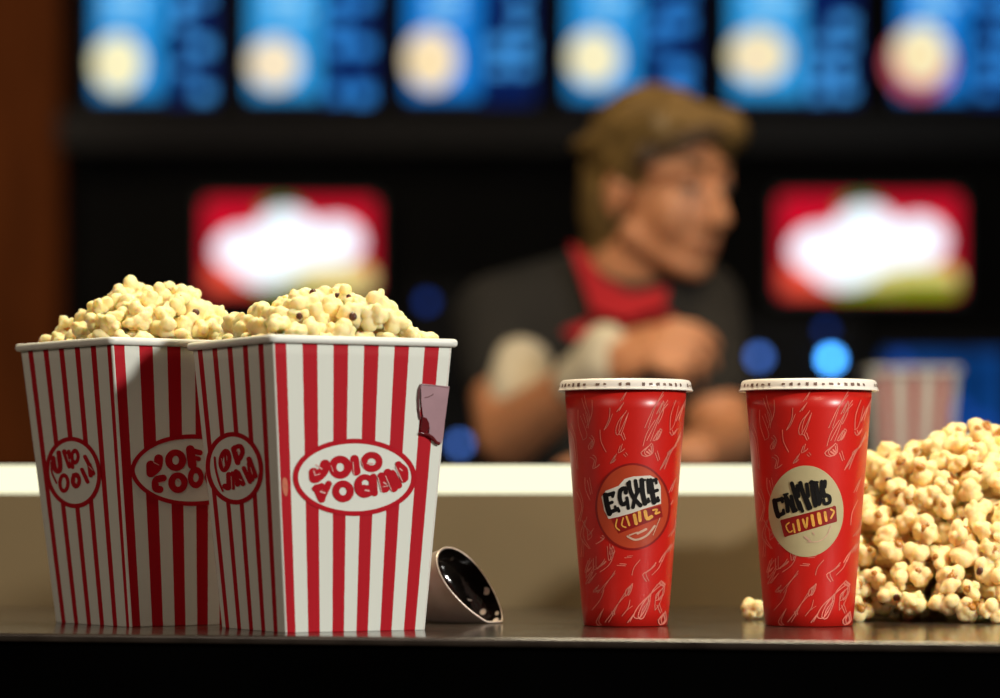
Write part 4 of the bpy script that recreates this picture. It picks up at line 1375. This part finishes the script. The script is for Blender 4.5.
# hands
def hand(mb, wrist, d, up, thumb_side, curl, size=1.0):
    """palm along d from the wrist, fingers bending towards -up"""
    d = d.normalized(); up = (up - d * up.dot(d)).normalized(); s = d.cross(up).normalized() * thumb_side
    Rm = Matrix((s, d, up)).transposed()
    mb.ell(wrist + d * 0.045 * size, (0.040 * size, 0.052 * size, 0.016 * size), Rm)
    mb.cap(wrist - d * 0.01, wrist + d * 0.03, 0.026, 0.024)
    for i, (off, ln) in enumerate(((0.034, 0.070), (0.0115, 0.080), (-0.0115, 0.074), (-0.033, 0.058))):
        p = wrist + d * 0.088 * size + s * off * size
        a = 0.0; rad = 0.0100 * size
        for j, fr in enumerate((0.45, 0.32, 0.23)):
            a += curl * (1.0 + 0.12 * i)
            q = p + (d * math.cos(a) - up * math.sin(a)) * ln * fr * size
            mb.cap(p, q, rad, rad * 0.9, 12); p = q; rad *= 0.9
    p = wrist + d * 0.022 * size + s * 0.032 * size
    for j, (ln, an) in enumerate(((0.035, 0.45), (0.032, 0.15), (0.026, -0.05))):
        q = p + (d * math.cos(an) + s * math.sin(an) - up * 0.35).normalized() * ln * size
        mb.cap(p, q, 0.012 - 0.0015 * j, 0.0105 - 0.0015 * j, 12); p = q
dA = (hand_a - wr_a) + Vector((0.02, -0.03, 0.0))
hand(mb, wr_a, dA, Vector((0.1, -0.75, 0.55)), -1, 0.55, 1.02)
dB = Vector((-0.95, -0.15, 0.0))
hand(mb, wr_b, dB, Vector((0, 0, 1)), 1, 0.10, 1.0)
body = mb.build('body', M['skin'], per)
fuse(body, 0.0042, 9)

# hair
mb = MB()
mb.ell(H(0, 0.026, 0.048), (0.086, 0.098, 0.090), RH)
mb.ell(H(0, 0.062, -0.020), (0.080, 0.058, 0.100), RH)
mb.ell(H(0, 0.075, -0.095), (0.062, 0.042, 0.060), RH)
mb.cap(H(-0.062, -0.045, 0.082), H(0.060, -0.052, 0.080), 0.026, 0.028)
mb.cap(H(-0.072, -0.02, 0.07), H(-0.078, 0.005, 0.02), 0.018, 0.012)
mb.cap(H(0.072, -0.03, 0.075), H(0.082, -0.012, 0.005), 0.022, 0.013); mb.cap(H(0.082, -0.012, 0.005), H(0.080, 0.02, -0.06), 0.013, 0.012)
for i in range(16):     # loose locks over the crown
    a = -1.2 + 2.4 * i / 15
    mb.cap(H(0.075 * math.sin(a), -0.03 + 0.02 * math.cos(3 * a), 0.115 - 0.02 * abs(math.sin(a))), H(0.085 * math.sin(a), 0.09, 0.075 - 0.03 * abs(math.sin(a))), 0.014, 0.010, 10)
for i in range(9):
    a = -0.9 + 1.8 * i / 8
    mb.cap(H(0.075 * math.sin(a), 0.105 * math.cos(a * .7), 0.02), H(0.062 * math.sin(a), 0.098 * math.cos(a * .7), -0.14), 0.014, 0.007, 10)
hair = mb.build('hair', M['hair'], per); fuse(hair, 0.0055, 3)
# brows, dark brown temple hair and eyes
for sx in (-1, 1):
    mb = MB(); mb.cap(H(0.015 * sx, -0.0835, 0.037), H(0.034 * sx, -0.0815, 0.040), 0.0038, 0.0038, 10); mb.cap(H(0.034 * sx, -0.0815, 0.040), H(0.047 * sx, -0.0745, 0.035), 0.0038, 0.0025, 10); mb.build('eyebrow', M['brow'], per)
    mb = MB(); mb.ell(H(0.031 * sx, -0.0755, 0.010), (0.0135, 0.0085, 0.0080), RH, 20, 12); ey = mb.build('eye', M['sclera'], per)
    mb = MB(); mb.ell(H(0.033 * sx + 0.002, -0.0835, 0.0095), (0.0052, 0.0016, 0.0056), RH, 16, 8); mb.build('iris', M['eye'], ey)
    mb = MB(); mb.cap(H(0.018 * sx, -0.0815, 0.0165), H(0.031 * sx, -0.0840, 0.0200), 0.0030, 0.0036, 10); mb.cap(H(0.031 * sx, -0.0840, 0.0200), H(0.0445 * sx, -0.0760, 0.0160), 0.0036, 0.0028, 10); mb.build('eyelid', M['skin'], per)
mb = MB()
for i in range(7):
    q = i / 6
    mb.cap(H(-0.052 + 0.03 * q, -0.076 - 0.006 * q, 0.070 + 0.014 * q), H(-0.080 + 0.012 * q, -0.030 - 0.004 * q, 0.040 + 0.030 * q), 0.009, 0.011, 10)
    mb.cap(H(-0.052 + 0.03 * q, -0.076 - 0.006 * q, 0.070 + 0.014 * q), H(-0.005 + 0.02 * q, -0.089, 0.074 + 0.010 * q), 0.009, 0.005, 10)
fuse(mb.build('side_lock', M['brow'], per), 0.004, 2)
mb = MB(); mb.cap(H(-0.018, -0.0835, -0.0685), H(0.018, -0.0835, -0.0685), 0.0045, 0.0045, 10); mb.build('lips', plain('lip_skin', (0.30, 0.09, 0.06, 1), 0.4, 0.1, 90), per)
# shirt with short sleeves
mb = MB()
limb_set(mb, 0.014)
for s, e in ((sh_a, el_a), (sh_b, el_b)):
    mb.cap(s, s.lerp(e, 0.52), 0.067, 0.056)
mb.cap(el_b.lerp(sh_b, 0.55), el_b.lerp(sh_b, 0.36), 0.056, 0.054)
shirt = mb.build('shirt', M['shirt'], per); fuse(shirt, 0.007, 8)
# red neckerchief filling the neck opening
def neck_ring(t):
    return neck0.lerp(neck1, t)
v = []; f = []
n = 40
rows = [(-0.12, 0.104, 0.030), (0.02, 0.092, 0.018), (0.22, 0.080, 0.006), (0.24, 0.074, 0.0)]
for t, r_, dz in rows:
    c = neck_ring(t)
    for k in range(n):
        a = 2 * PI * k / n
        fr = max(0.0, -math.sin(a))             # front of the neck
        v.append(c + Vector((r_ * math.cos(a) * 1.12, r_ * math.sin(a) * (0.9 + 0.22 * fr), -fr * (0.085 if t < 0 else 0.075 if t < 0.2 else 0.07))))
for i in range(len(rows) - 1):
    for k in range(n):
        k2 = (k + 1) % n
        f.append((i * n + k, i * n + k2, (i + 1) * n + k2, (i + 1) * n + k))
nk = mesh('neckerchief', v, f, M['red_cloth'], per)
sd = nk.modifiers.new('s', 'SOLIDIFY'); sd.thickness = 0.006; sd.offset = 1
ss = nk.modifiers.new('d', 'SUBSURF'); ss.levels = 1; ss.render_levels = 1
# bib of red cloth showing in the open neck, lying on the shirt front
mb = MB()
bt = Q(625, 282, YP - 0.115); bb = Q(628, 322, YP - 0.135)
mb.add(*(lambda: (
    [p for p in ([Q(570, 246, YP - 0.075), Q(584, 252, YP - 0.085), Q(602, 280, YP - 0.105), Q(630, 296, YP - 0.115), Q(668, 290, YP - 0.105), Q(664, 308, YP - 0.128), Q(624, 322, YP - 0.137), Q(592, 312, YP - 0.13)])],
    [(0, 1, 2, 7), (2, 3, 6, 7), (3, 4, 5, 6)]))())
bib = mb.build('scarf_front', M['red_cloth'], per, smooth=False)
sd = bib.modifiers.new('s', 'SOLIDIFY'); sd.thickness = 0.012; sd.offset = 0
# white cuffs: sleeve turn-up and wristband
mb = MB(); a = sh_a.lerp(el_a, 0.44); b = sh_a.lerp(el_a, 0.64)
mb.cap(a + Vector((0.022, -0.030, 0)), b + Vector((0.020, -0.030, 0)), 0.045, 0.046)
fuse(mb.build('sleeve_cuff', M['white_cloth'], per), 0.006, 3)
mb = MB(); mb.cap(el_a.lerp(wr_a, 0.74), el_a.lerp(wr_a, 0.98), 0.037, 0.036); mb.cap(el_a.lerp(wr_a, 0.82), el_a.lerp(wr_a, 0.98) + Vector((0, 0, 0.02)), 0.036, 0.032)
fuse(mb.build('wrist_cuff', M['white_cloth'], per), 0.006, 3)
# trousers and shoes
mb = MB()
mb.cap(pelvis + Vector((-0.06, 0, 0)), pelvis + Vector((0.06, 0, 0)), 0.124, 0.124)
for sx in (-1, 1):
    hip = pelvis + Vector((0.085 * sx, 0, -0.03)); knee = Vector((hip.x + 0.01 * sx, hip.y - 0.02, 0.49)); ank = Vector((hip.x + 0.02 * sx, hip.y + 0.02, 0.11))
    mb.cap(hip, knee, 0.099, 0.072); mb.cap(knee, ank, 0.072, 0.060)
fuse(mb.build('trousers', M['trouser'], per), 0.009, 5)
for sx in (-1, 1):
    hip = pelvis + Vector((0.085 * sx, 0, -0.03)); ank = Vector((hip.x + 0.02 * sx, hip.y + 0.02, 0.085))
    mb = MB(); mb.cap(ank + Vector((0, 0.025, -0.042)), ank + Vector((0.02 * sx, -0.155, -0.047)), 0.042, 0.037)
    fuse(mb.build('shoe', M['black'], per), 0.006, 2)

# ------------------------------------------------------------------ lights
def area(name, loc, target, size, power, col, shape='DISK', sy=None):
    l_ = bpy.data.lights.new(name, 'AREA'); l_.shape = shape; l_.size = size
    if sy: l_.size_y = sy
    l_.energy = power; l_.color = col
    o = bpy.data.objects.new(name, l_); COL.objects.link(o)
    o.location = loc
    o.rotation_euler = (Vector(target) - Vector(loc)).to_track_quat('-Z', 'Y').to_euler()
    return o
tgt = Vector((0, 2.3, 1.1))
kd = Vector((1.0586, -0.9016, 0.47)).normalized()
area('key_lamp', tgt + kd * 2.6, tgt, 0.22, 56, (1.0, 0.98, 0.91))
area('counter_downlight', (0.0, 2.50, 2.7), (0.0, 2.40, 1.0), 0.6, 34, (1.0, 0.86, 0.60))
area('bounce_fill', (-1.6, -0.3, 2.5), (-0.1, 2.3, 1.1), 1.6, 20, (1.0, 0.79, 0.63))  # unseen fill light, added to lift the sides turned from the key
area('staff_downlight', (-0.35, 3.45, 2.75), (0.15, 4.4, 1.35), 0.5, 9, (1.0, 0.80, 0.55))
area('wall_washer', (-1.9, 7.3, 3.0), (-1.6, 9.8, 1.8), 0.4, 12, (1.0, 0.80, 0.55))
area('carton_fill', (0.75, 4.2, 2.6), (0.55, 4.7, 1.25), 0.3, 7, (1.0, 0.70, 0.40))  # unseen lamp added to brighten the distant carton
sp = bpy.data.lights.new('heap_fill', 'SPOT'); sp.energy = 50; sp.color = (1.0, 0.84, 0.60); sp.spot_size = math.radians(15); sp.spot_blend = 0.6; sp.shadow_soft_size = 0.10  # added spot, out of view, brightens the loose popcorn heap
so = bpy.data.objects.new('heap_fill', sp); COL.objects.link(so); so.location = (0.62, 0.95, 2.35)
so.rotation_euler = (Vector((0.40, 2.45, 1.12)) - so.location).to_track_quat('-Z', 'Y').to_euler()
w = bpy.data.worlds.new('World'); scn.world = w; w.use_nodes = True
bg = w.node_tree.nodes['Background']
bg.inputs['Color'].default_value = (1.0, 0.82, 0.62, 1); bg.inputs['Strength'].default_value = 0.012

# ------------------------------------------------------------------ camera
cd = bpy.data.cameras.new('Camera'); cam = bpy.data.objects.new('Camera', cd); COL.objects.link(cam)
cam.location = (0, 0, ZC); cam.rotation_euler = (PI / 2, 0, 0)
cd.sensor_fit = 'HORIZONTAL'; cd.sensor_width = 36.0; cd.lens = 36.0 * F / 1000.0
cd.shift_y = (HZ - 349.0) / 1000.0
cd.clip_start = 0.05; cd.clip_end = 60
cd.dof.use_dof = True; cd.dof.focus_distance = 2.29
cd.dof.aperture_fstop = (cd.lens / 1000.0) / 0.0335
cd.dof.aperture_blades = 0
scn.camera = cam
scn.view_settings.view_transform = 'Standard'
scn.view_settings.look = 'None'
scn.view_settings.exposure = 0.0
scn.view_settings.gamma = 1.0
scn.view_settings.use_curve_mapping = False
